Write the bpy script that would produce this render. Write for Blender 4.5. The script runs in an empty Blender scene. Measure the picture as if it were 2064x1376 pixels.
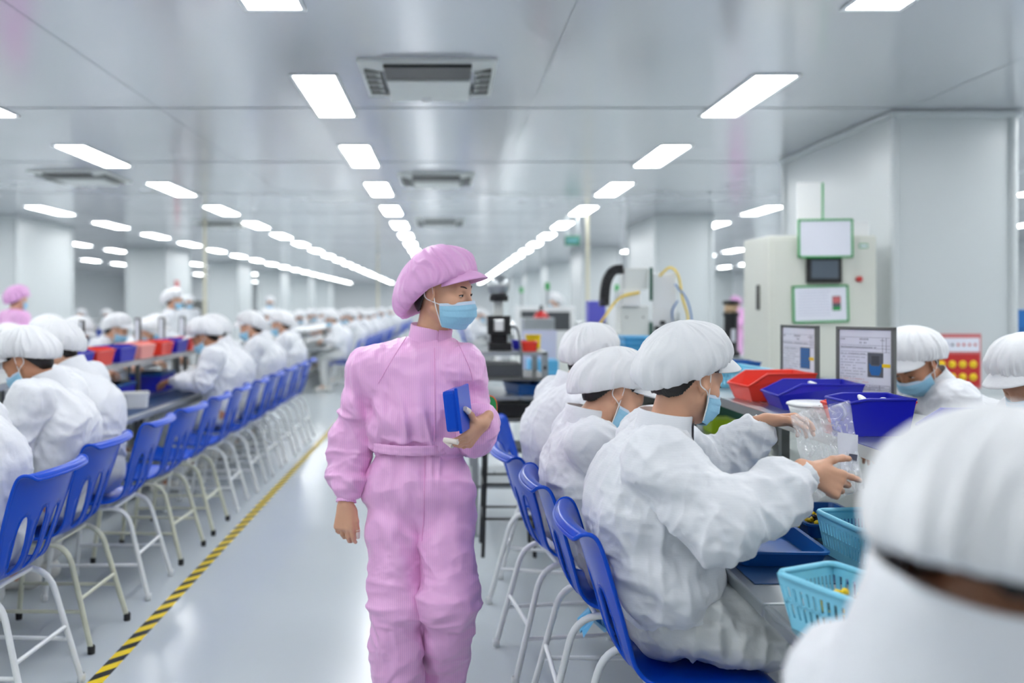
import bpy, bmesh, math, random
import numpy as np
from mathutils import Vector, Matrix, geometry

SC = bpy.context.scene
COL = SC.collection
R_ = math.radians
PI = math.pi

# ------------------------------------------------------------------ camera, world, exposure
FPX, VX, VY, CAMH = 1674.0, 900.0, 617.0, 1.45
cam_d = bpy.data.cameras.new('camera')
cam = bpy.data.objects.new('camera', cam_d)
COL.objects.link(cam)
cam.location = (0, 0, CAMH)
cam.rotation_euler = (PI/2, 0, 0)
cam_d.sensor_fit = 'HORIZONTAL'
cam_d.sensor_width = 36.0
cam_d.lens = FPX/2064*36.0
cam_d.shift_x = (1032-VX)/2064
cam_d.shift_y = (VY-688)/2064
cam_d.clip_start = 0.05
cam_d.clip_end = 300
cam_d.dof.use_dof = True
cam_d.dof.focus_distance = 2.42
cam_d.dof.aperture_fstop = 1.45
SC.camera = cam
world = bpy.data.worlds.new('world')
SC.world = world
world.use_nodes = True
world.node_tree.nodes['Background'].inputs[0].default_value = (0.9, 0.95, 1.0, 1)
world.node_tree.nodes['Background'].inputs[1].default_value = 0.3
SC.view_settings.view_transform = 'Standard'
SC.view_settings.look = 'None'
SC.view_settings.gamma = 1.0
SC.view_settings.use_curve_mapping = False
SC.view_settings.exposure = 0.0
LIGHT_STRENGTH = 23.5
CEIL = 3.0

def px(x, y, d):
    """point at depth d that the photograph shows at pixel x, y"""
    return Vector(((x-VX)*d/FPX, d, CAMH-(y-VY)*d/FPX))

# ------------------------------------------------------------------ materials
def lin(c):
    out = []
    for v in c[:3]:
        v = v/255.0
        out.append(v/12.92 if v <= 0.04045 else ((v+0.055)/1.055)**2.4)
    return (out[0], out[1], out[2], 1.0)

def mat(name, col, rough=0.5, metal=0.0, bump=0.0, bscale=40.0, var=0.0, vscale=6.0, spec=0.5, coat=0.0,
        trans=0.0, emit=None, sheen=0.0, stretch=(1, 1, 1), subsurf=0.0, alpha=1.0, rvar=0.0, stripes=None, bdist=0.004):
    m = bpy.data.materials.new(name)
    m.use_nodes = True
    nt = m.node_tree
    b = nt.nodes['Principled BSDF']
    c = lin(col) if max(col) > 1.0 else tuple(col)+(1.0,)
    b.inputs['Base Color'].default_value = c
    b.inputs['Roughness'].default_value = rough
    b.inputs['Metallic'].default_value = metal
    b.inputs['Specular IOR Level'].default_value = spec
    b.inputs['Coat Weight'].default_value = coat
    b.inputs['Coat Roughness'].default_value = 0.08
    b.inputs['Transmission Weight'].default_value = trans
    b.inputs['Sheen Weight'].default_value = sheen
    b.inputs['Alpha'].default_value = alpha
    if subsurf:
        b.inputs['Subsurface Weight'].default_value = subsurf
        b.inputs['Subsurface Radius'].default_value = (0.012, 0.006, 0.004)
    if emit:
        b.inputs['Emission Color'].default_value = lin(emit[0])
        b.inputs['Emission Strength'].default_value = emit[1]
    tc = nt.nodes.new('ShaderNodeTexCoord')
    mp = nt.nodes.new('ShaderNodeMapping')
    mp.inputs['Scale'].default_value = stretch
    nt.links.new(tc.outputs['Object'], mp.inputs['Vector'])
    def noise(scale, detail=4.0):
        n = nt.nodes.new('ShaderNodeTexNoise')
        n.inputs['Scale'].default_value = scale
        n.inputs['Detail'].default_value = detail
        nt.links.new(mp.outputs['Vector'], n.inputs['Vector'])
        return n
    colsock = None
    if var or True:
        n = noise(vscale)
        mx = nt.nodes.new('ShaderNodeMixRGB')
        v = var if var else 0.02
        mx.inputs[1].default_value = tuple(max(0.0, x*(1-v)) for x in c[:3])+(1,)
        mx.inputs[2].default_value = tuple(min(1.0, x*(1+v)) for x in c[:3])+(1,)
        nt.links.new(n.outputs['Fac'], mx.inputs[0])
        nt.links.new(mx.outputs[0], b.inputs['Base Color'])
        colsock = mx.outputs[0]
    hsock = None
    if stripes:
        axis, period, depth, dark = stripes
        w = nt.nodes.new('ShaderNodeTexWave')
        w.wave_type = 'BANDS'
        w.bands_direction = axis
        w.inputs['Scale'].default_value = 2*PI/(20.0*period)
        w.inputs['Distortion'].default_value = 0.6
        w.inputs['Detail'].default_value = 1.0
        nt.links.new(tc.outputs['Object'], w.inputs['Vector'])
        mm = nt.nodes.new('ShaderNodeMixRGB')
        mm.blend_type = 'MULTIPLY'
        mm.inputs[2].default_value = dark
        p = nt.nodes.new('ShaderNodeMath')
        p.operation = 'POWER'
        p.inputs[1].default_value = 3.0
        nt.links.new(w.outputs['Fac'], p.inputs[0])
        nt.links.new(p.outputs[0], mm.inputs[0])
        nt.links.new(colsock, mm.inputs[1])
        nt.links.new(mm.outputs[0], b.inputs['Base Color'])
    if rvar:
        n = noise(vscale*1.7)
        mr = nt.nodes.new('ShaderNodeMapRange')
        mr.inputs[3].default_value = max(0.02, rough-rvar)
        mr.inputs[4].default_value = rough+rvar
        nt.links.new(n.outputs['Fac'], mr.inputs[0])
        nt.links.new(mr.outputs[0], b.inputs['Roughness'])
    if bump:
        n = noise(bscale, 6.0)
        bp = nt.nodes.new('ShaderNodeBump')
        bp.inputs['Strength'].default_value = min(1.0, bump)
        bp.inputs['Distance'].default_value = bdist
        nt.links.new(n.outputs['Fac'], bp.inputs['Height'])
        nt.links.new(bp.outputs['Normal'], b.inputs['Normal'])
    return m

M = {}
M['ceiling'] = mat('ceiling_panel', (210, 212, 217), 0.17, 0.45, var=0.03, vscale=0.7, rvar=0.05)
M['seam'] = mat('panel_seam', (140, 146, 150), 0.6)
M['wall'] = mat('wall_panel', (222, 226, 228), 0.35, var=0.015, vscale=0.5)
M['pillar'] = mat('pillar_panel', (206, 212, 213), 0.3, var=0.015, vscale=0.6)
M['floor'] = mat('epoxy_floor', (190, 198, 202), 0.2, spec=0.5, var=0.02, vscale=.8, bump=0.03, bscale=1.5)
M['light'] = mat('light_diffuser', (250, 252, 252), 0.5, emit=((253, 254, 255), LIGHT_STRENGTH))
M['light_frame'] = mat('light_frame', (236, 240, 240), 0.35)
M['blue'] = mat('blue_plastic', (0, 72, 196), 0.30, spec=0.28, var=0.05, vscale=9)
M['tube'] = mat('white_painted_tube', (226, 230, 230), 0.32, var=0.05, vscale=12)
M['tube_worn'] = mat('worn_cream_tube', (205, 208, 188), 0.42, var=0.12, vscale=25)
M['rubber'] = mat('black_rubber', (24, 25, 27), 0.6)
M['steel'] = mat('brushed_steel', (176, 182, 184), 0.3, 0.85, var=0.08, vscale=5, stretch=(1, 0.15, 1), rvar=0.08)
M['steel_dark'] = mat('grey_steel', (118, 120, 118), 0.38, 0.8, var=0.06)
M['navy_mat'] = mat('navy_mat', (20, 62, 108), 0.45, var=0.1)
M['teal_mat'] = mat('teal_mat', (60, 112, 124), 0.5, var=0.12, vscale=12)
M['tray_blue'] = mat('tray_blue', (16, 84, 158), 0.3, var=0.05)
M['bin_blue'] = mat('bin_blue', (22, 28, 178), 0.35, var=0.05)
M['bin_red'] = mat('bin_red', (232, 58, 40), 0.35, var=0.05)
M['bin_pink'] = mat('bin_pink', (246, 164, 154), 0.4, var=0.04)
M['sky_plastic'] = mat('sky_plastic', (128, 206, 232), 0.35, var=0.04)
M['tray_sky'] = mat('tray_sky', (92, 178, 224), 0.35, var=0.04)
M['white_plastic'] = mat('white_plastic', (232, 234, 234), 0.35, var=0.02)
M['offwhite'] = mat('machine_white', (222, 226, 222), 0.4, var=0.02)
M['cream'] = mat('cabinet_cream', (218, 220, 210), 0.4, var=0.02)
M['black'] = mat('black_plastic', (22, 23, 25), 0.4, var=0.1)
M['darkgrey'] = mat('dark_grey', (70, 74, 78), 0.4)
M['screen'] = mat('screen_glass', (92, 102, 112), 0.12)
M['green'] = mat('green_plastic', (28, 158, 74), 0.4)
M['darkgreen'] = mat('dark_green', (22, 84, 66), 0.45)
M['lime'] = mat('lime_plastic', (176, 214, 20), 0.4)
M['paper'] = mat('paper', (232, 234, 244), 0.55, var=0.015)
M['ink'] = mat('ink', (92, 94, 112), 0.7)
M['ink_red'] = mat('ink_red', (206, 92, 96), 0.7)
M['yellow'] = mat('yellow_plastic', (244, 208, 18), 0.4, var=0.05)
M['red'] = mat('red_plastic', (196, 44, 44), 0.4)
M['rose'] = mat('rose_paint', (206, 110, 112), 0.5)
M['photo_blue'] = mat('printed_blue', (30, 106, 176), 0.5)
M['photo_grey'] = mat('printed_grey', (92, 96, 104), 0.5)
M['purple'] = mat('purple_plastic', (92, 92, 196), 0.4)
M['lavender'] = mat('lavender_panel', (202, 204, 224), 0.4)
M['pole'] = mat('cream_pole', (216, 212, 190), 0.4)
M['brass'] = mat('bright_steel', (200, 200, 196), 0.25, 0.9)
M['orange'] = mat('orange_plastic', (232, 110, 40), 0.4)
# people
M['white_cloth'] = mat('white_cleanroom_cloth', (226, 229, 233), 0.55, bump=0.6, bscale=11, bdist=0.012, sheen=0.15, var=0.02, stripes=('Z', 0.006, 0.2, (0.975, 0.975, 0.98, 1)))
M['white_trouser'] = mat('white_trouser_cloth', (206, 209, 208), 0.42, bump=0.7, bscale=11, bdist=0.014, sheen=0.1, var=0.03)
M['white_cap'] = mat('white_cap_cloth', (229, 231, 233), 0.55, bump=0.5, bscale=20, bdist=0.008, sheen=0.1, var=0.02)
M['pink_cloth'] = mat('pink_striped_cloth', (240, 184, 228), 0.42, bump=0.5, bscale=10, bdist=0.010, sheen=0.15, var=0.06, vscale=5,
                      stripes=('X', 0.0062, 0.2, (0.86, 0.82, 0.92, 1)))
M['pink_cap'] = mat('pink_cap_cloth', (230, 174, 221), 0.45, bump=0.4, bscale=16, bdist=0.006, sheen=0.15, var=0.05, vscale=5,
                    stripes=('Z', 0.005, 0.2, (0.88, 0.85, 0.93, 1)))
M['pink_trim'] = mat('pink_trim_cloth', (230, 165, 215), 0.5, bump=0.5, bscale=60)
M['skin'] = mat('skin', (216, 166, 136), 0.42, subsurf=0.12, var=0.06, vscale=14, bump=0.06, bscale=90)
M['skin_tan'] = mat('skin_tan', (188, 134, 102), 0.45, subsurf=0.1, var=0.06, vscale=14)
M['hair'] = mat('black_hair', (26, 22, 21), 0.38, bump=0.6, bscale=60, stretch=(1, 6, 1), var=0.2)
M['mask'] = mat('blue_mask', (150, 203, 230), 0.6, bump=0.25, bscale=120, var=0.03)
M['mask_edge'] = mat('mask_edge', (206, 222, 240), 0.6)
M['loop'] = mat('white_elastic', (238, 238, 238), 0.6)
M['eye'] = mat('eye_white', (226, 222, 216), 0.2)
M['iris'] = mat('iris_dark', (34, 24, 20), 0.15)
M['brow'] = mat('brow_hair', (48, 36, 32), 0.6)
M['nail'] = mat('finger_cot', (236, 226, 214), 0.5)
M['shoe'] = mat('white_shoe', (220, 220, 214), 0.45)
M['shoe_pink'] = mat('pale_shoe', (226, 212, 220), 0.45)

# ------------------------------------------------------------------ object helpers
def tag(o, label=None, cat=None, group=None, kind=None):
    if label: o['label'] = label
    if cat: o['category'] = cat
    if group: o['group'] = group
    if kind: o['kind'] = kind
    return o

def empty(name, loc=(0, 0, 0), rz=0.0, label=None, cat=None, group=None):
    o = bpy.data.objects.new(name, None)
    COL.objects.link(o)
    o.empty_display_size = 0.1
    o.location = loc
    o.rotation_euler = (0, 0, rz)
    return tag(o, label, cat, group)

def mesh_obj(name, V, F, m, parent=None, smooth=False, loc=None):
    me = bpy.data.meshes.new(name)
    V = np.asarray(V, dtype=np.float32).reshape(-1, 3)
    if isinstance(F, np.ndarray):
        nf, k = F.shape
        me.vertices.add(len(V))
        me.vertices.foreach_set('co', V.ravel())
        me.loops.add(nf*k)
        me.loops.foreach_set('vertex_index', F.astype(np.int32).ravel())
        me.polygons.add(nf)
        me.polygons.foreach_set('loop_start', np.arange(0, nf*k, k, dtype=np.int32))
        me.update(calc_edges=True)
        me.validate()
    else:
        me.from_pydata([tuple(v) for v in V.tolist()], [], F)
        me.update()
    if smooth:
        me.polygons.foreach_set('use_smooth', np.ones(len(me.polygons), dtype=bool))
    if isinstance(m, str): m = M[m]
    me.materials.append(m)
    o = bpy.data.objects.new(name, me)
    COL.objects.link(o)
    if parent is not None: o.parent = parent
    if loc is not None: o.location = loc
    return o

def copy_tree(o, parent=None):
    c = o.copy()
    COL.objects.link(c)
    if parent is not None: c.parent = parent
    for ch in list(o.children):
        copy_tree(ch, c)
    return c

class MB:
    """collects shapes and links them as one mesh"""
    def __init__(self):
        self.v = []; self.f = []; self.sm = []
    def add(self, V, F, smooth=False):
        n = len(self.v)
        self.v += [tuple(map(float, p)) for p in V]
        self.f += [[i+n for i in f] for f in F]
        self.sm += [smooth]*len(F)
        return self
    def box(self, x0, y0, z0, x1, y1, z1, bev=0.0, rot=None, piv=None):
        bm = bmesh.new()
        bmesh.ops.create_cube(bm, size=1.0)
        sx, sy, sz = abs(x1-x0), abs(y1-y0), abs(z1-z0)
        c = Vector(((x0+x1)/2, (y0+y1)/2, (z0+z1)/2))
        for v in bm.verts:
            v.co = Vector((v.co.x*sx, v.co.y*sy, v.co.z*sz))
        if bev > 0:
            bmesh.ops.bevel(bm, geom=list(bm.edges), offset=min(bev, 0.45*min(sx, sy, sz)), segments=2, profile=0.6, affect='EDGES')
        bm.verts.ensure_lookup_table()
        V = []
        for v in bm.verts:
            p = v.co.copy()
            if rot is not None:
                if piv is None: p = rot @ p + c
                else: p = rot @ (p + c - Vector(piv)) + Vector(piv)
            else: p = p + c
            V.append(p)
        F = [[w.index for w in f.verts] for f in bm.faces]
        bm.free()
        return self.add(V, F)
    def tube(self, pts, r, n=10, r2=None, caps=True):
        pts = [Vector(p) for p in pts]
        m = len(pts)
        rs = [r if r2 is None else r+(r2-r)*i/(m-1) for i in range(m)]
        V = []; F = []
        prev = None
        for i, p in enumerate(pts):
            if i == 0: t = pts[1]-pts[0]
            elif i == m-1: t = pts[-1]-pts[-2]
            else: t = (pts[i+1]-p).normalized()+(p-pts[i-1]).normalized()
            t.normalize()
            if prev is None:
                a = Vector((0, 0, 1)) if abs(t.z) < 0.9 else Vector((1, 0, 0))
                u = t.cross(a).normalized()
            else:
                u = (prev - t*prev.dot(t)).normalized()
            prev = u
            w = t.cross(u)
            for k in range(n):
                an = 2*PI*k/n
                V.append(p+u*(rs[i]*math.cos(an))+w*(rs[i]*math.sin(an)))
        for i in range(m-1):
            for k in range(n):
                F.append([i*n+k, i*n+(k+1) % n, (i+1)*n+(k+1) % n, (i+1)*n+k])
        self.add(V, F, True)
        if caps:
            self.add(V[:n], [list(range(n))[::-1]])
            self.add(V[-n:], [list(range(n))])
        return self
    def lathe(self, prof, c=(0, 0, 0), n=20, axis='z'):
        V = []; F = []
        m = len(prof)
        for (r, z) in prof:
            for k in range(n):
                a = 2*PI*k/n
                p = (r*math.cos(a), r*math.sin(a), z)
                if axis == 'y': p = (p[0], p[2], p[1])
                if axis == 'x': p = (p[2], p[0], p[1])
                V.append((p[0]+c[0], p[1]+c[1], p[2]+c[2]))
        for i in range(m-1):
            for k in range(n):
                F.append([i*n+k, i*n+(k+1) % n, (i+1)*n+(k+1) % n, (i+1)*n+k])
        return self.add(V, F, True)
    def build(self, name, m, parent=None, loc=None):
        me = bpy.data.meshes.new(name)
        me.from_pydata(self.v, [], self.f)
        me.polygons.foreach_set('use_smooth', self.sm)
        bm = bmesh.new(); bm.from_mesh(me)
        bmesh.ops.recalc_face_normals(bm, faces=list(bm.faces))
        bm.to_mesh(me); bm.free()
        me.update()
        me.materials.append(M[m] if isinstance(m, str) else m)
        o = bpy.data.objects.new(name, me)
        COL.objects.link(o)
        if parent is not None: o.parent = parent
        if loc is not None: o.location = loc
        return o

def smooth_path(pts, n=6):
    """Catmull-Rom through pts"""
    P = [Vector(p) for p in pts]
    P = [P[0]*2-P[1]]+P+[P[-1]*2-P[-2]]
    out = []
    for i in range(1, len(P)-2):
        for k in range(n):
            t = k/n
            a, b, c, d = P[i-1], P[i], P[i+1], P[i+2]
            out.append(0.5*((2*b)+(c-a)*t+(2*a-5*b+4*c-d)*t*t+(3*b-a-3*c+d)*t**3))
    out.append(P[-2])
    return out

def round_corner(pts, rad, n=5):
    """polyline with its inner corners rounded"""
    P = [Vector(p) for p in pts]
    out = [P[0]]
    for i in range(1, len(P)-1):
        a, b, c = P[i-1], P[i], P[i+1]
        u = (a-b); w = (c-b)
        r = min(rad, u.length*0.49, w.length*0.49)
        p0 = b+u.normalized()*r; p1 = b+w.normalized()*r
        for k in range(n+1):
            t = k/n
            out.append(p0*(1-t)**2+b*2*t*(1-t)+p1*t*t)
    out.append(P[-1])
    return out

ORD = ['nearest', 'second', 'third', 'fourth', 'fifth', 'sixth', 'seventh', 'eighth', 'ninth', 'tenth', 'eleventh', 'twelfth']

# ------------------------------------------------------------------ the hall
def struct(name, mb, m, loc=None):
    o = mb.build(name, m, None, loc)
    o['kind'] = 'structure'
    return o
XL, XR, YB, YF = -17.0, 14.0, -5.0, 58.0
struct('floor', MB().box(XL, YB, -0.1, XR, YF, 0.0), 'floor')
struct('ceiling', MB().box(XL, YB, CEIL, XR, YF, CEIL+0.1), 'ceiling')
struct('wall_left', MB().box(XL-0.1, YB, 0, XL, YF, CEIL), 'wall')
struct('wall_right', MB().box(XR, YB, 0, XR+0.1, YF, CEIL), 'wall')
struct('wall_back', MB().box(XL, YF, 0, XR, YF+0.1, CEIL), 'wall')
struct('wall_front', MB().box(XL, YB-0.1, 0, XR, YB, CEIL), 'wall')
seams = MB()
y = 1.63
while y < 57:
    seams.box(XL, y-0.006, CEIL-0.003, XR, y+0.006, CEIL-0.0005)
    y += 2.43
for x in (-13.2, -10.6, -7.9, -5.0, -2.25, 0.66, 3.6, 6.5, 9.4):
    seams.box(x-0.0012, YB, CEIL-0.002, x+0.0012, YF, CEIL-0.0006)
struct('trim_1', seams, 'seam')

def pillar(name, x0, x1, y0, y1):
    m = MB()
    m.box(x0, y0, 0.0, x1, y1, CEIL-0.001, bev=0.004)
    # corner profiles and a coved top
    for (x, y) in ((x0, y0), (x1, y0), (x0, y1), (x1, y1)):
        m.lathe([(0.035, 0.0), (0.035, CEIL-0.002)], (x, y, 0), 14)
    m.box(x0-0.05, y0-0.05, CEIL-0.05, x1+0.05, y1+0.05, CEIL-0.001, bev=0.02)
    m.box(x0-0.012, y0-0.012, 0.0, x1+0.012, y1+0.012, 0.1, bev=0.004)
    struct(name, m, 'pillar')
n = 1
for k in range(7):
    y0 = 6.6+7.5*k
    pillar('column_%d' % n, 3.55, 4.5, y0, y0+2.1); n += 1
for k in range(6):
    y0 = 14.2+7.5*k
    pillar('column_%d' % n, -8.35, -7.35, y0, y0+2.1); n += 1
for k in range(3):
    y0 = 21.6+7.5*k
    pillar('column_%d' % n, 11.6, 12.6, y0, y0+2.1); n += 1
# a partition of pale panels across the far left bays, as seen past the columns
struct('partition', MB().box(-16.9, 44.0, 0, -11.0, 44.15, CEIL-0.001), 'wall')

# yellow and black floor tape
m_tape = bpy.data.materials.new('hazard_tape'); m_tape.use_nodes = True
nt = m_tape.node_tree; b = nt.nodes['Principled BSDF']; b.inputs['Roughness'].default_value = 0.4
tc = nt.nodes.new('ShaderNodeTexCoord')
sx = nt.nodes.new('ShaderNodeSeparateXYZ'); nt.links.new(tc.outputs['Object'], sx.inputs[0])
ad = nt.nodes.new('ShaderNodeMath'); ad.operation = 'ADD'
ml = nt.nodes.new('ShaderNodeMath'); ml.operation = 'MULTIPLY'; ml.inputs[1].default_value = -1.1
nt.links.new(sx.outputs['X'], ml.inputs[0]); nt.links.new(ml.outputs[0], ad.inputs[0]); nt.links.new(sx.outputs['Y'], ad.inputs[1])
md = nt.nodes.new('ShaderNodeMath'); md.operation = 'PINGPONG'; md.inputs[1].default_value = 0.068
nt.links.new(ad.outputs[0], md.inputs[0])
gt = nt.nodes.new('ShaderNodeMath'); gt.operation = 'GREATER_THAN'; gt.inputs[1].default_value = 0.033
nt.links.new(md.outputs[0], gt.inputs[0])
mx = nt.nodes.new('ShaderNodeMixRGB'); mx.inputs[1].default_value = lin((34, 36, 34)); mx.inputs[2].default_value = lin((236, 206, 30))
nt.links.new(gt.outputs[0], mx.inputs[0]); nt.links.new(mx.outputs[0], b.inputs['Base Color'])
t = MB().box(-1.385, 1.2, 0.0, -1.325, 40.0, 0.0012).build('floor_tape', m_tape)
tag(t, 'yellow and black striped hazard tape stuck along the aisle floor', 'floor tape')

# ------------------------------------------------------------------ ceiling lights
ROWS = {'row above the aisle': -0.89, 'row right of the aisle': 2.21, 'row left of the aisle': -3.63,
        'second row left of the aisle': -6.4, 'third row left of the aisle': -9.2, 'fourth row left of the aisle': -12.0,
        'second row right of the aisle': 5.1, 'third row right of the aisle': 8.0, 'fourth row right of the aisle': 11.0}
proto_light = None
fr = MB()
for s in (-1, 1):
    fr.box(s*0.15-0.012, -0.61, -0.012, s*0.15+0.012, 0.61, -0.0005, bev=0.002)
    fr.box(-0.16, s*0.605-0.012, -0.012, 0.16, s*0.605+0.012, -0.0005, bev=0.002)
for rname, x in ROWS.items():
    first_seen = 0
    for k in range(-3, 21):
        y = 6.15+2.43*k
        if y < YB+0.7: continue
        # does a pillar stand in the way
        if proto_light is None:
            proto_light = empty('ceiling_light')
            fr.build('light_frame', 'light_frame', proto_light)
            MB().box(-0.14, -0.596, -0.008, 0.14, 0.596, -0.001).build('diffuser', 'light', proto_light)
            o = proto_light
        else:
            o = copy_tree(proto_light)
        o.location = (x, y, CEIL)
        vis = abs(x)*FPX/max(0.1, y+0.6)
        inframe = y > 0.6 and ((x < 0 and VX+(x+0.15)*FPX/(y+0.6) > 0) or (x > 0 and VX+(x-0.15)*FPX/(y+0.6) < 2064)) and VY-(CEIL-CAMH)*FPX/(y+0.6) > 0
        if not inframe:
            tag(o, 'ceiling light panel outside the picture, along the %s' % rname, 'ceiling light', 'light panels outside the picture, %s' % rname)
        else:
            if first_seen < 9:
                w = ORD[first_seen]
                tag(o, '%s lit ceiling panel from the camera in the %s' % (w, rname), 'ceiling light', 'ceiling light panels')
            else:
                tag(o, 'far light panel merging into the end of the %s' % rname, 'ceiling light', 'far light panels, %s' % rname)
            first_seen += 1

# ------------------------------------------------------------------ ceiling air conditioners
def cassette(x, y, label):
    r = empty('ceiling_air_conditioner', (x, y, CEIL), 0, label, 'air conditioner')
    p = MB()
    # outer frame as four bars, then the tapered rim
    o, i, h = 0.44, 0.31, 0.045
    V = [(-o, -o, 0), (o, -o, 0), (o, o, 0), (-o, o, 0), (-o, -o, -0.018), (o, -o, -0.018), (o, o, -0.018), (-o, o, -0.018),
         (-i, -i, -h), (i, -i, -h), (i, i, -h), (-i, i, -h), (-i, -i, -0.004), (i, -i, -0.004), (i, i, -0.004), (-i, i, -0.004)]
    F = []
    for k in range(4):
        l = (k+1) % 4
        F += [[k, l, 4+l, 4+k], [4+k, 4+l, 8+l, 8+k], [8+k, 8+l, 12+l, 12+k]]
    p.add(V, F)
    p.build('panel', 'offwhite', r)
    for k, (a, b2) in enumerate(((1, 0), (-1, 0))):
        m = MB()
        if a == 0: m.box(-0.27, b2*0.37-0.028, -0.03-0.014, 0.27, b2*0.37+0.028, -0.022, bev=0.004)
        else: m.box(a*0.37-0.028, -0.27, -0.044, a*0.37+0.028, 0.27, -0.022, bev=0.004)
        m.build('air_flap', 'darkgrey' if b2 == -1 else 'steel_dark', r)
    g = MB()
    g.box(-0.28, -0.40, -0.047, 0.28, -0.10, -0.006, bev=.006)
    g.build('intake_opening', 'black', r)
    g = MB().box(-0.28, -0.10, -0.058, 0.28, 0.42, -0.03, bev=0.010)
    g.build('intake_grille', 'offwhite', r)
    for sx_ in (-1, 1):
        for k in range(5):
            MB().box(sx_*0.36-0.05, -0.30+0.13*k, -0.050, sx_*0.36+0.05, -0.24+0.13*k, -0.026).build('vent_slat', 'steel_dark', r)
    MB().lathe([(0.0, -0.075), (0.03, -0.07), (0.045, -0.05)], (-0.02, 0.36, -.006), 16).build('sensor', 'white_plastic', r)
cassette(-0.12, 5.63, 'large grey ceiling air conditioner between the two nearest light panels')
cassette(-0.12, 10.1, 'second ceiling air conditioner above the aisle, behind the large one')
cassette(-0.12, 15.3, 'third small ceiling air conditioner far along the aisle')
cassette(-4.35, 9.9, 'ceiling air conditioner left of the aisle under a row of lights')
cassette(-4.2, 15.6, 'far ceiling air conditioner left of the aisle above a cream pole')

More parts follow.
